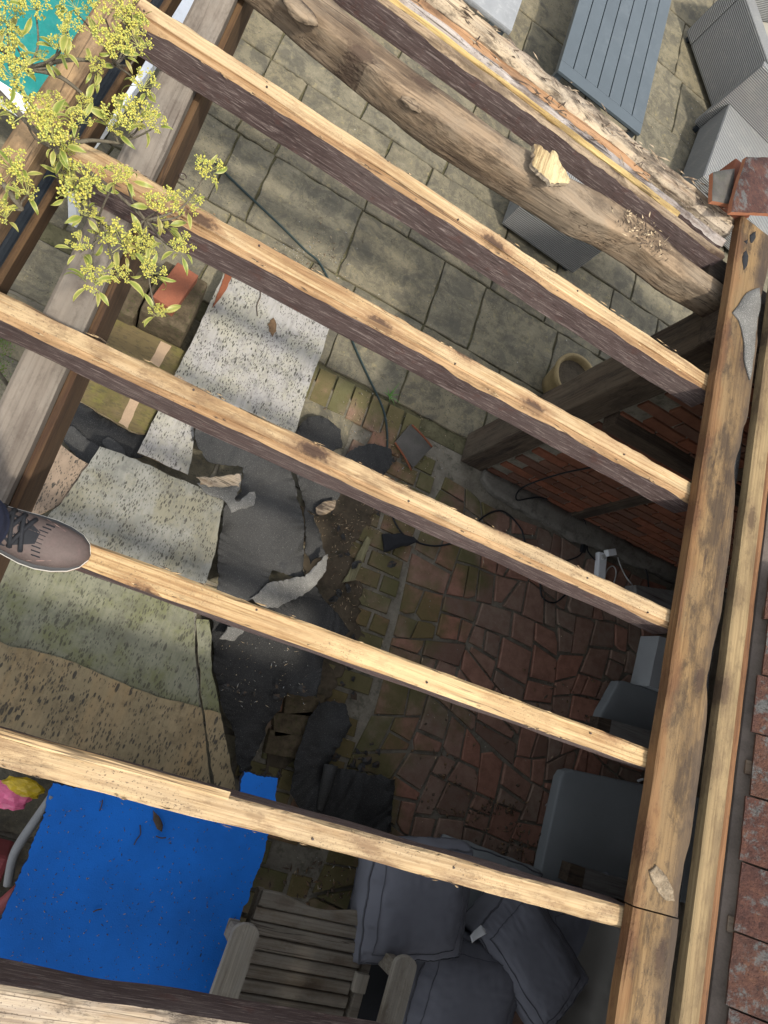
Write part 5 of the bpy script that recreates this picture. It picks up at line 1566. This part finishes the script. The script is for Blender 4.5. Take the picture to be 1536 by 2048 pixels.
# pink and yellow plastic bag
t = thing('plastic_bag', 'crumpled pink and yellow plastic bag at the left edge', 'bag', at(18, 1590, 0.3))
for nm, m, off, s in (('bag_body', 'pink', (0.0, 0, 0), (0.075, 0.05, 0.035)), ('bag_top', 'yellowp', (0.03, 0.035, 0.004), (0.075, 0.035, 0.03))):
    bm = bmesh.new()
    bmesh.ops.create_icosphere(bm, subdivisions=3, radius=1)
    for v in bm.verts:
        q = 1 + 0.28 * nz(v.co * 2.6, 1, 3) + 0.12 * nz(v.co * 7, 1, 5)
        v.co = Vector((v.co.x * s[0] * q, v.co.y * s[1] * q, v.co.z * s[2] * q))
    obj(nm, from_bm(nm, bm, (M[m],), False), t, off)
o = box('timber_offcut', -0.08, 0.02, -0.45, -0.1, 0, 0.262, M['oakx'], None, 0.006)
tag(o, 'dark box under the pink and yellow bag', 'box')
tube('maroon_pole', [at(-30, 1840, 0.30), at(10, 1805, 0.32), at(52, 1768, 0.34)], 0.024, M['maroon'], None, 12, 4)
tag(bpy.data.objects['maroon_pole'], 'maroon plastic tube end at the left of the blue board', 'tube')
o = box('maroon_box', -0.10, 0.10, -1.15, -0.80, 0, 0.26, M['maroon'], None, 0.02)
tag(o, 'dark maroon box in shade left of the blue board', 'box')

# ------------------------------------------------------------------ wooden armchair
def armchair():
    cx_, cy_ = 1.29, -0.95
    t = thing('wooden_armchair', 'weathered grey slatted wooden garden chair beside the blue board', 'armchair', (cx_, cy_, 0))
    r = random.Random(9)
    # seat slats from front (+y) to back
    for k in range(9):
        y = -0.688 - cy_ - 0.052 * k - 0.024
        z = 0.405 - 0.006 * k
        w = 0.044
        bm = bmesh.new()
        L = 0.515
        n = 14
        for i in range(n + 1):
            x = -L / 2 + L * i / n
            dip = 0.0
            if k == 0:
                dip = 0.010 * math.cos(i / n * 2 * math.pi) + 0.006 * math.sin(i / n * 9)
            for (yy, zz) in ((-w / 2, 0), (w / 2 + dip, 0), (w / 2 + dip, 0.016), (w / 2 - 0.004 + dip, 0.020), (-w / 2 + 0.004, 0.020), (-w / 2, 0.016)):
                bm.verts.new((x, yy, zz))
        bm.verts.ensure_lookup_table()
        for i in range(n):
            for q in range(6):
                a, b = i * 6 + q, i * 6 + (q + 1) % 6
                bm.faces.new((bm.verts[a], bm.verts[b], bm.verts[b + 6], bm.verts[a + 6]))
        bm.faces.new([bm.verts[q] for q in range(6)])
        bm.faces.new([bm.verts[n * 6 + q] for q in range(5, -1, -1)])
        o = obj('seat_slat', from_bm('seat_slat', bm, (M['chair'],)), t, (r.uniform(-.006, .006), y, z))
        o.rotation_euler = (0.06, 0, r.uniform(-.006, .006))
    for s in (-1, 1):
        box('seat_rail', s * 0.235 - 0.015, s * 0.235 + 0.015, -0.24, 0.255, 0.31, 0.355, M['chair'], t, 0.003)
        # arm with rounded ends
        pts = []
        w, y0, y1 = 0.052, -0.32, 0.20
        for k in range(9):
            a = math.pi * k / 8
            pts.append((w * 0.98 * math.cos(a), y1 - 0.035 + 0.035 * math.sin(a)))
        pts += [(-w * 0.98, y0), (w * 0.98, y0)]
        V = [(x, y, 0.022) for x, y in pts] + [(x * 1.03, y, 0.017) for x, y in pts] + [(x * 1.03, y, 0) for x, y in pts]
        N = len(pts)
        F = [tuple(range(N)), tuple(range(3 * N - 1, 2 * N - 1, -1))]
        for b in (0, N):
            for k in range(N):
                k2 = (k + 1) % N
                F.append((b + N + k, b + N + k2, b + k2, b + k))
        o = obj('armrest', mesh('armrest', V, F, (M['chairy'],)), t, (s * 0.345, 0, 0.60))
        o.rotation_euler = (0, 0, -0.03 if s < 0 else -0.02)
        for y in (0.13, -0.28):
            box('leg', s * 0.345 - 0.022, s * 0.345 + 0.022, y - 0.03, y + 0.03, 0, 0.598, M['chair'], t, 0.004)
        box('side_rail', s * 0.30 - 0.02, s * 0.30 + 0.02, -0.25, 0.10, 0.33, 0.40, M['chair'], t, 0.003)
        box('arm_brace', s * 0.285 - 0.035, s * 0.285 + 0.025, -0.02, 0.05, 0.404, 0.43, M['chairy'], t, 0.003)
    box('front_rail', -0.32, 0.32, 0.08, 0.11, 0.30, 0.36, M['chair'], t, 0.003)
    box('rear_rail', -0.32, 0.32, -0.30, -0.262, 0.30, 0.36, M['chair'], t, 0.003)
    for k in range(7):
        x = -0.22 + k * 0.0735
        o = box('back_slat', x - 0.026, x + 0.026, -0.01, 0.01, 0, 0.62, M['chair'], t, 0.003)
        o.location = (x, -0.275, 0.36)
        o.rotation_euler = (R_(14), 0, 0)
    box('back_rail', -0.30, 0.30, -0.455, -0.425, 0.92, 0.985, M['chair'], t, 0.004)
armchair()

# ------------------------------------------------------------------ cushions
def yaw_px(a, b, z):
    d = at(*b, z) - at(*a, z)
    return math.atan2(d.y, d.x)
cushion('cushion', at(822, 1795, 0.40), 0.50, 0.46, 0.17, yaw_px((765, 1897), (945, 1887), 0.35), R_(6), 'charcoal box cushion on top of the heap, right of the wooden chair', seed=1)
cushion('cushion', at(915, 1990, 0.27), 0.56, 0.50, 0.17, yaw_px((850, 1995), (1020, 2035), 0.35), R_(4), 'charcoal box cushion in front, against the chair arm', seed=2)
cushion('cushion', at(1050, 1900, 0.30), 0.64, 0.36, 0.17, yaw_px((985, 1785), (1115, 1995), 0.35), R_(0), 'charcoal box cushion leaning at the right of the heap', seed=3)
c4 = at(990, 1712, 0.13)
cushion('cushion', (c4.x, c4.y - 0.27, 0.085), 0.62, 0.55, 0.12, R_(-4), 0, 'grey cushion flat on the brick floor behind the rafter', seed=4, mat='greypad')
c5 = at(1150, 1850, 0.13)
cushion('cushion', (c5.x + 0.1, c5.y - 0.05, 0.085), 0.5, 0.5, 0.12, R_(30), 0, 'dark cushion on the floor right of the heap, mostly in shade', seed=6)
o = box('cushion_box', 1.62, 2.36, -1.25, -0.62, 0, 0.17, M['rag'], None, 0.02)
tag(o, 'black low box under the heap of cushions', 'box')
# care label
o = slab('care_label', pxs([(940, 1872), (948, 1862), (962, 1850), (970, 1858), (974, 1868), (955, 1878), (944, 1886)], 0.40), 0.002, M['white'], None, 0.001, 0.01, 3, 0.004, 1)
tag(o, 'white fabric care label sticking out between the cushions', 'label')
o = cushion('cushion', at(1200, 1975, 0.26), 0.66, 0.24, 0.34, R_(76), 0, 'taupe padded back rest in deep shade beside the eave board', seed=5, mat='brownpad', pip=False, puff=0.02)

# flat grey pads and timber offcuts on the shelter floor
def pad(label, pq, z, seed):
    o = slab('seat_pad', pxs(pq, z), 0.075, M['greypad'], None, 0.001, 0.04, seed, 0.003, 1)
    bv = o.modifiers.new('soft', 'BEVEL')
    bv.width = 0.012
    bv.segments = 2
    bv.angle_limit = R_(50)
    return tag(o, label, 'cushion')
pad('large flat grey seat pad on the floor beside the eave board', [(1130, 1543), (1145, 1540), (1300, 1572), (1420, 1600), (1390, 1810), (1262, 1790), (1092, 1768), (1078, 1758), (1082, 1740), (1122, 1556)], 0.09, 1)
pad('smaller flat grey seat pad deeper in the shelter', [(1238, 1363), (1250, 1362), (1335, 1388), (1420, 1405), (1400, 1500), (1300, 1470), (1200, 1436), (1205, 1422)], 0.09, 2)
for k, (pq, pe) in enumerate((([(1172, 1738), (1275, 1768), (1268, 1806), (1165, 1776)], [(1142, 1728), (1171, 1737), (1164, 1775), (1133, 1764)]), ([(1224, 1440), (1330, 1470), (1326, 1510), (1218, 1478)], [(1198, 1434), (1223, 1439.5), (1217, 1477), (1192, 1468)]))):
    t = slab('timber_offcut', pxs(pq, 0.165), 0.07, M['greywood'], None, 0.001, 0.05, 5)
    tag(t, ('grey timber offcut with a dark end lying on the large grey pad', 'grey timber offcut with a dark end below the smaller grey pad')[k], 'offcut')
    e_ = slab('dark_end', pxs(pe, 0.166), 0.072, M['oakx'], None, 0.001, 0.05, 6)
    e_.parent = t
    e_.location = Vector(e_.location) - Vector(t.location)
o = slab('pale_board', pxs([(1319, 1272), (1380, 1290), (1362, 1396), (1298, 1372)], 0.16), 0.155, M['whiteboard'], None, 0.001, 0.05, 2)
tag(o, 'pale grey box lid beside the eave board inside the shelter', 'box')
o = slab('grey_plank', pxs([(1272, 1170), (1390, 1188), (1392, 1236), (1275, 1200)], 0.10), 0.095, M['greywood'], None, 0.001, 0.05, 3)
tag(o, 'grey wooden plank at the end of the stained rafter', 'plank')
tube('white_hook', [at(1276, 1562, 0.012), at(1288, 1559, 0.012), at(1296, 1572, 0.012), at(1300, 1592, 0.012)], 0.008, M['white'], None, 8, 4)
tag(bpy.data.objects['white_hook'], 'small white plastic hook above the large grey padded seat', 'hook')

# ------------------------------------------------------------------ loose chips on the paving and felt
bm = bmesh.new()
r = random.Random(55)
areas = [(620, 860, 780, 1120, 0.012, 150), (440, 620, 1240, 1420, 0.195, 110), (660, 1300, 1020, 1650, 0.016, 130), (500, 700, 1450, 1560, 0.02, 40), (560, 700, 460, 560, 0.012, 50), (1290, 1420, 180, 300, 0.012, 40), (560, 780, 1700, 1800, 0.015, 40)]
for (xa, xb, ya, yb, z, n_) in areas:
    for k in range(n_):
        p = at(r.uniform(xa, xb), r.uniform(ya, yb), z)
        L, w = r.choice((r.uniform(0.003, 0.009), r.uniform(0.003, 0.009), r.uniform(0.008, 0.03))), r.uniform(0.002, 0.006)
        m_ = Matrix.Translation(p) @ Matrix.Rotation(r.uniform(0, 3.1), 4, 'Z') @ Matrix.Rotation(r.gauss(0, 0.12), 4, 'Y')
        vs_ = [bm.verts.new(m_ @ Vector(c)) for c in ((-L / 2, 0, 0), (0, w / 2, 0), (L / 2, 0, 0), (0, -w / 2, 0), (0, 0, 0.004))]
        for q in ((0, 1, 4), (1, 2, 4), (2, 3, 4), (3, 0, 4)):
            bm.faces.new([vs_[i] for i in q]).material_index = r.choice((0, 0, 1, 2))
o = stuff(obj('wood_debris', from_bm('wood_debris', bm, (M['chip'], M['dark_chip'], M['whiteboard']))))
o['label'] = 'scattered wood chips and crumbs on paving and felt'

# ------------------------------------------------------------------ flowering shrub reaching over the upper left corner
shrub = thing('flowering_shrub', 'yellow-green flowering shrub branches reaching over the upper left rafters', 'shrub', (-1.15, 0.9, 0))
SO = Vector((-1.15, 0.9, 0))
def cluster_mesh(seed):
    r = random.Random(seed)
    V, F, MI = [], [], []
    base = []
    bmx = bmesh.new()
    bmesh.ops.create_icosphere(bmx, subdivisions=1, radius=1)
    bmx.verts.ensure_lookup_table()
    tv = [v.co.copy() for v in bmx.verts]
    tf = [[v.index for v in f.verts] for f in bmx.faces]
    bmx.free()
    def bud(c, s, mi):
        b = len(V)
        V.extend([c + t * s for t in tv])
        for f in tf:
            F.append(tuple(b + i for i in f))
            MI.append(mi)
    def stem(a, b_, w, mi):
        d = (b_ - a)
        if d.length < 1e-5:
            return
        o = d.orthogonal().normalized() * w
        p = d.normalized().cross(o)
        b = len(V)
        for q in (o, -0.5 * o + 0.87 * p, -0.5 * o - 0.87 * p):
            V.append(a + q)
        for q in (o, -0.5 * o + 0.87 * p, -0.5 * o - 0.87 * p):
            V.append(b_ + q * 0.7)
        for k in range(3):
            F.append((b + k, b + (k + 1) % 3, b + 3 + (k + 1) % 3, b + 3 + k))
            MI.append(mi)
    root = Vector((0, 0, -0.8))
    nsub = r.randint(10, 14)
    for k in range(nsub):
        a = 2 * math.pi * k / nsub + r.uniform(-.3, .3)
        rad = r.choice((0.2, 0.45, 0.7, 0.8))
        hub = Vector((math.cos(a) * rad, math.sin(a) * rad, 0.35 * (1 - rad * rad) + r.uniform(-0.1, 0.1)))
        stem(root, hub - Vector((0, 0, 0.18)), 0.022, 2)
        for q in range(r.randint(12, 18)):
            d = Vector((r.gauss(0, 1), r.gauss(0, 1), r.gauss(0.25, 0.6))).normalized() * r.uniform(0.12, 0.27)
            c = hub + d
            stem(hub - Vector((0, 0, 0.16)), c, 0.012, 2)
            bud(c, r.uniform(0.042, 0.064), r.choice((0, 0, 1)))
    return mesh('flower_cluster', V, F, (M['bud'], M['bud2'], M['stalk']), True, MI)
cms = [cluster_mesh(200 + k) for k in range(7)]
def leaf_mesh(seed):
    r = random.Random(seed)
    n, m = 8, 4
    curl = r.uniform(0.8, 2.9)
    V, F, UV = [], [], []
    wid = r.uniform(0.09, 0.15)
    x = z = 0.0
    for i in range(n + 1):
        t = i / n
        w = wid * (math.sin(math.pi * min(1, max(0.0, (t - 0.12) / 0.88)) ** 0.8) * 0.95 + 0.08 * (1 - t))
        ang = 0.35 - curl * t * t
        if i:
            x += math.cos(ang) / n
            z += math.sin(ang) / n
        for j in range(m + 1):
            s = j / m - 0.5
            fold = 0.35 * abs(s) * 2 * w
            V.append((x - fold * math.sin(ang) * 0.4, s * 2 * w, z + fold * 0.6 + 0.012 * math.sin(t * 9 + j)))
            UV.append((j / m, t))
    for i in range(n):
        for j in range(m):
            F.append((i * (m + 1) + j, (i + 1) * (m + 1) + j, (i + 1) * (m + 1) + j + 1, i * (m + 1) + j + 1))
    me = mesh('leaf', V, F, (M['leaf'],), True)
    ul = me.uv_layers.new(name='UVMap')
    for p in me.polygons:
        for li in p.loop_indices:
            ul.data[li].uv = UV[me.loops[li].vertex_index]
    return me
lms = [leaf_mesh(400 + k) for k in range(7)]
CL = [(10, 25, 36), (70, 8, 28), (150, 10, 26), (207, 16, 30), (246, 8, 30), (264, 46, 32), (214, 78, 38), (240, 92, 30), (277, 82, 28), (140, 48, 26), (118, 84, 26), (86, 112, 15), (14, 108, 38), (26, 142, 34), (52, 216, 46), (96, 204, 28), (172, 205, 20), (160, 238, 26), (108, 266, 44), (134, 290, 34), (240, 228, 40), (228, 250, 24), (290, 162, 30), (284, 226, 36), (306, 242, 28), (254, 352, 20), (236, 348, 26), (26, 336, 40), (54, 378, 26), (4, 424, 30), (150, 374, 52), (178, 352, 34), (128, 344, 28), (414, 336, 36), (376, 402, 34), (318, 404, 40), (158, 492, 30), (190, 558, 38), (246, 484, 46), (214, 466, 30), (286, 474, 32), (240, 548, 24), (302, 540, 34), (362, 490, 32), (316, 622, 24), (114, 826, 24), (74, 882, 30), (290, 500, 26), (172, 420, 24), (330, 450, 18), (20, 60, 24), (100, 240, 24), (190, 130, 20)]
r = random.Random(17)
tips = []
nl = 0
for k, (px_, py_, s) in enumerate(CL):
    z = 2.02 + 0.16 * nz((px_ * 0.01, py_ * 0.01, 2), 1) + r.uniform(-0.04, 0.06)
    if py_ > 780:
        z = 1.25
    p = at(px_, py_, z)
    dep = (p - Vector((0, 0, CAM_Z))).length
    rad = s / FPX * dep * 0.80
    o = obj('flower_cluster', cms[r.randrange(7)], shrub, p - SO)
    sc = rad
    o.scale = (sc, sc, sc * 0.8)
    tv = (Vector((0, 0, CAM_Z)) - p).normalized()
    o.rotation_euler = ((Vector((0, 0, 1)) + tv * 0.4 + Vector((r.gauss(0, .25), r.gauss(0, .25), 0))).to_track_quat('Z', 'Y')).to_euler()
    tips.append((p, rad))
    for q in range(r.randint(4, 6)):
        nl += 1
        if nl > 298:
            break
        a = r.uniform(0, 6.28)
        lo = obj('leaf', lms[r.randrange(7)], shrub, p - SO + Vector((math.cos(a), math.sin(a), 0)) * rad * 0.45 + Vector((0, 0, -rad * 0.5)))
        L = r.uniform(0.026, 0.050)
        lo.scale = (L, L, L)
        lo.rotation_euler = (r.gauss(0, 0.5), r.gauss(-0.1, 0.35), a + r.gauss(0, 0.25))
# branches
trunk = [(-1.15, 0.9, 0), (-1.12, 0.92, 0.7), (-1.02, 0.96, 1.4), (-0.86, 1.0, 1.9)]
def branch(pts, r0, r1, sides=8):
    P_ = spline(pts, 6)
    n = len(P_)
    rs = [r0 + (r1 - r0) * i / (n - 1) for i in range(n)]
    P_ = [p - SO + Vector((nz(p * 9, 1, 1), nz(p * 9, 1, 5), nz(p * 9, 1, 9))) * 0.006 for p in [Vector(q) for q in P_]]
    return obj('branch', tube_mesh('branch', P_, rs, M['bark'], sides), shrub)
branch(trunk, 0.024, 0.016)
hubs = [((-0.86, 1.0, 1.9), at(60, 140, 1.98)), ((-0.86, 1.0, 1.9), at(110, 300, 1.97)), ((-0.86, 1.0, 1.9), at(40, 420, 1.95)), ((-1.02, 0.96, 1.4), at(75, 860, 1.22))]
mains = []
for a, b in hubs:
    mid = (Vector(a) + b) / 2 + Vector((0, 0, 0.05))
    branch([a, mid, b], 0.009, 0.005)
    mains.append(b)
sub = [at(180, 200, 1.96), at(235, 130, 1.97), at(240, 290, 1.96), at(200, 440, 1.94), at(290, 440, 1.94)]
for s_, i in zip(sub, (0, 0, 1, 1, 1)):
    branch([mains[i], (mains[i] + s_) / 2 + Vector((0, 0, 0.02)), s_], 0.0048, 0.003, 6)
allh = mains + sub
for p, rad in tips:
    h_ = min(allh, key=lambda q: (q - p).length)
    e = p - Vector((0, 0, rad * 0.7))
    branch([h_, (h_ + e) / 2 + Vector((r.uniform(-.02, .02), r.uniform(-.02, .02), -0.012)), e], 0.0028, 0.0015, 5)

# ------------------------------------------------------------------ the person on the rafters: shoe, trouser leg, body
person = thing('person', 'person in navy trousers and brown lace-up shoes standing on a rafter', 'person', (-0.26, 0.15, 1.853))
PO = Vector(person.location)
def shoe(toe, label=None):
    """toe: world position of the toe tip on the rafter; shoe points to +x"""
    # sections from toe back: (dist, halfwidth, centre offset, top height)
    S = [(0.0, 0.006, 0.004, 0.026), (0.010, 0.026, 0.004, 0.040), (0.028, 0.040, 0.003, 0.050), (0.055, 0.049, 0.001, 0.056), (0.085, 0.053, -0.001, 0.062), (0.115, 0.052, -0.002, 0.074), (0.15, 0.047, -0.001, 0.090), (0.19, 0.041, 0.001, 0.104), (0.235, 0.036, 0.002, 0.108), (0.27, 0.034, 0.002, 0.108), (0.292, 0.024, 0.002, 0.100), (0.300, 0.008, 0.002, 0.085)]
    n = 14
    def loft(scale_w, z0, zfun, mats, name, mi=None):
        V, F = [], []
        for (d, w, c, h) in S:
            for k in range(n + 1):
                a = math.pi * k / n
                y = c - math.cos(a) * w * scale_w
                z = z0 + (zfun(d, h) - z0) * (math.sin(a) ** 0.62)
                V.append((-d, y, z))
        m_ = n + 1
        for i in range(len(S) - 1):
            for k in range(n):
                F.append((i * m_ + k, i * m_ + k + 1, (i + 1) * m_ + k + 1, (i + 1) * m_ + k))
            F.append((i * m_ + n, i * m_, (i + 1) * m_, (i + 1) * m_ + n))
        F.append(tuple(range(n, -1, -1)))
        F.append(tuple((len(S) - 1) * m_ + k for k in range(n + 1)))
        me = mesh(name, V, F, mats, True)
        bm = bmesh.new(); bm.from_mesh(me); bmesh.ops.recalc_face_normals(bm, faces=bm.faces); bm.to_mesh(me); bm.free()
        return me
    loc = Vector(toe) - PO
    sc_ = 0.94
    up = obj('shoe_upper', loft(0.87, 0.018, lambda d, h: h + 0.003, (M['shoe'],), 'shoe_upper'), person, loc)
    up.scale = (sc_, sc_, 1.0)
    # rand: grey band round the toe
    obj('toe_rand', loft(1.0, 0.014, lambda d, h: min(h * 0.72, 0.036 + 0.02 * max(0, 0.06 - d) / 0.06), (M['shoegrey'],), 'toe_rand'), up)
    def sole(name, z0, z1, s, m):
        V, F = [], []
        L_, R2 = [], []
        for (d, w, c, h) in S:
            L_.append((-d, c - w * s))
            R2.append((-d, c + w * s))
        ring = L_ + list(reversed(R2))
        N = len(ring)
        V = [(x, y, z1) for x, y in ring] + [(x, y, z0) for x, y in ring]
        F = [tuple(range(N)), tuple(range(2 * N - 1, N - 1, -1))] + [(N + k, N + (k + 1) % N, (k + 1) % N, k) for k in range(N)]
        me = mesh(name, V, F, (M[m],))
        bm = bmesh.new(); bm.from_mesh(me); bmesh.ops.recalc_face_normals(bm, faces=bm.faces); bm.to_mesh(me); bm.free()
        return obj(name, me, up)
    sole('midsole', 0.0095, 0.020, 1.0, 'solewhite')
    sole('outsole', 0.0, 0.009, 0.985, 'soleorange')
    # lace panel and laces
    def top(d):
        for a, b in zip(S, S[1:]):
            if a[0] <= d <= b[0]:
                t = (d - a[0]) / (b[0] - a[0])
                return [a[i] + (b[i] - a[i]) * t for i in range(4)]
        return S[-1]
    V, F = [], []
    ds = [0.098 + 0.012 * i for i in range(13)]
    for i, d in enumerate(ds):
        _, w, c, h = top(d)
        ww = 0.012 + 0.024 * min(1, i / 4)
        for k in range(7):
            y = -ww + 2 * ww * k / 6
            a = math.acos(max(-1, min(1, -y / (w * 0.88))))
            V.append((-d, c + y, 0.018 + (h - 0.018) * math.sin(a) ** 0.62 + 0.003))
    for i in range(len(ds) - 1):
        for k in range(6):
            F.append((i * 7 + k, i * 7 + k + 1, (i + 1) * 7 + k + 1, (i + 1) * 7 + k))
    obj('tongue', mesh('tongue', V, F, (M['shoeblack'],), True), up)
    for i in range(6):
        d = 0.115 + 0.019 * i
        for sgn in (-1, 1):
            q = []
            for k in range(7):
                t = k / 6
                dd = d + 0.022 * t
                _, w, c, h = top(dd)
                y = sgn * (-0.034 + 0.068 * t)
                y = max(-w * 0.9, min(w * 0.9, y))
                a = math.acos(max(-1, min(1, -y / (w * 0.88))))
                q.append((-dd, c + y, 0.018 + (h - 0.018) * math.sin(a) ** 0.62 + 0.0055 + 0.001 * (sgn > 0)))
            obj('lace', tube_mesh('lace', q, 0.0046, M['shoeblack'], 6), up)
    # ribbed stitching in front of the laces
    for i in range(9):
        y = -0.032 + 0.008 * i
        q = []
        for d in (0.088 - 0.9 * y * y * 8, 0.104 - 0.9 * y * y * 8):
            _, w, c, h = top(d)
            a = math.acos(max(-1, min(1, -y / (w * 0.88))))
            q.append((-d, c + y, 0.018 + (h - 0.018) * math.sin(a) ** 0.62 + 0.0015))
        obj('stitch', tube_mesh('stitch', q, 0.0018, M['shoeblack'], 5), up)
    # pink seam line
    for off in (0.0,):
        q = []
        for i in range(15):
            t = i / 14
            y = -0.044 + 0.088 * t
            d = 0.026 + 0.10 * (abs(y) / 0.044) ** 2.2 * 0.75
            _, w, c, h = top(d)
            yy = max(-w * 0.93, min(w * 0.93, y))
            a = math.acos(max(-1, min(1, -yy / (w * 0.88))))
            q.append((-d, c + yy, 0.018 + (h - 0.018) * math.sin(a) ** 0.62 + 0.001))
        obj('seam', tube_mesh('seam', q, 0.0009, M['pinktrim'], 5), up)
    return up
shoe((-0.046, 0.152, 1.853))
shoe((-0.060, -0.208, 1.853))
# body: one skin mesh, feet to head, arms bent towards the chest
J = {}
jv, je, jr = [], [], []
def jadd(p, rr_, par=None):
    jv.append(Vector(p) - PO)
    jr.append(rr_)
    if par is not None:
        je.append((par, len(jv) - 1))
    return len(jv) - 1
hip = jadd((-0.40, -0.03, 2.74), (0.155, 0.12))
for yk, ya in ((0.150, 0.07), (-0.208, -0.13)):
    h1 = jadd((-0.39, ya, 2.66), (0.098, 0.098), hip)
    k0 = jadd((-0.355, ya * 0.6 + yk * 0.4, 2.50), (0.092, 0.092), h1)
    k1 = jadd((-0.255, ya * 0.3 + yk * 0.7, 2.30), (0.075, 0.075), k0)
    k2 = jadd((-0.225, yk - 0.045, 2.12), (0.068, 0.068), k1)
    k3 = jadd((-0.246, yk - 0.02, 1.995), (0.066, 0.062), k2)
    jadd((-0.256, yk - 0.012, 1.95), (0.068, 0.062), k3)
wst = jadd((-0.41, -0.03, 2.92), (0.15, 0.105), hip)
ch = jadd((-0.40, -0.03, 3.12), (0.165, 0.115), wst)
sh = jadd((-0.40, -0.03, 3.28), (0.15, 0.10), ch)
nk = jadd((-0.385, -0.03, 3.40), (0.055, 0.055), sh)
hd = jadd((-0.36, -0.03, 3.50), (0.075, 0.085), nk)
jadd((-0.345, -0.03, 3.60), (0.075, 0.085), hd)
for s in (-1, 1):
    a0 = jadd((-0.40, -0.03 + s * 0.19, 3.27), (0.065, 0.065), sh)
    a1 = jadd((-0.38, -0.03 + s * 0.27, 3.10), (0.052, 0.052), a0)
    a2 = jadd((-0.30, -0.03 + s * 0.26, 2.99), (0.045, 0.045), a1)
    a3 = jadd((-0.22, -0.03 + s * 0.15, 3.10), (0.036, 0.034), a2)
    jadd((-0.19, -0.03 + s * 0.10, 3.16), (0.032, 0.028), a3)
bme = bpy.data.meshes.new('body')
bme.from_pydata([tuple(v) for v in jv], je, [])
bo = bpy.data.objects.new('body_rig', bme)
COL.objects.link(bo)
md = bo.modifiers.new('skin', 'SKIN')
if not bme.skin_vertices:
    bpy.context.view_layer.objects.active = bo
    bo.select_set(True)
    bpy.ops.mesh.customdata_skin_add()
for i, rr_ in enumerate(jr):
    bme.skin_vertices[0].data[i].radius = rr_
bme.skin_vertices[0].data[0].use_root = True
md.use_smooth_shade = True
ss_ = bo.modifiers.new('sub', 'SUBSURF')
ss_.levels = 3
ss_.render_levels = 3
dg = bpy.context.evaluated_depsgraph_get()
me = bpy.data.meshes.new_from_object(bo.evaluated_get(dg))
bpy.data.objects.remove(bo)
me.name = 'body'
me.materials.clear()
for m in ('navy', 'jacket', 'skin', 'hair'):
    me.materials.append(M[m])
for v in me.vertices:
    w = v.co + PO
    if w.z < 2.7:
        k = max(0, (2.5 - w.z))
        f_ = 0.014 * nz((w.x * 9, w.y * 9, w.z * 26), 1) + 0.008 * nz((w.x * 24, w.y * 24, w.z * 50), 1)
        v.co += v.normal * f_
for p in me.polygons:
    z = (p.center + PO).z
    c = p.center + PO
    p.use_smooth = True
    if z < 2.78:
        p.material_index = 0
    elif z < 3.36 and not (c.x > -0.215):
        p.material_index = 1
    elif z > 3.56 or (z > 3.44 and c.x < -0.40):
        p.material_index = 3
    else:
        p.material_index = 2
obj('body', me, person)
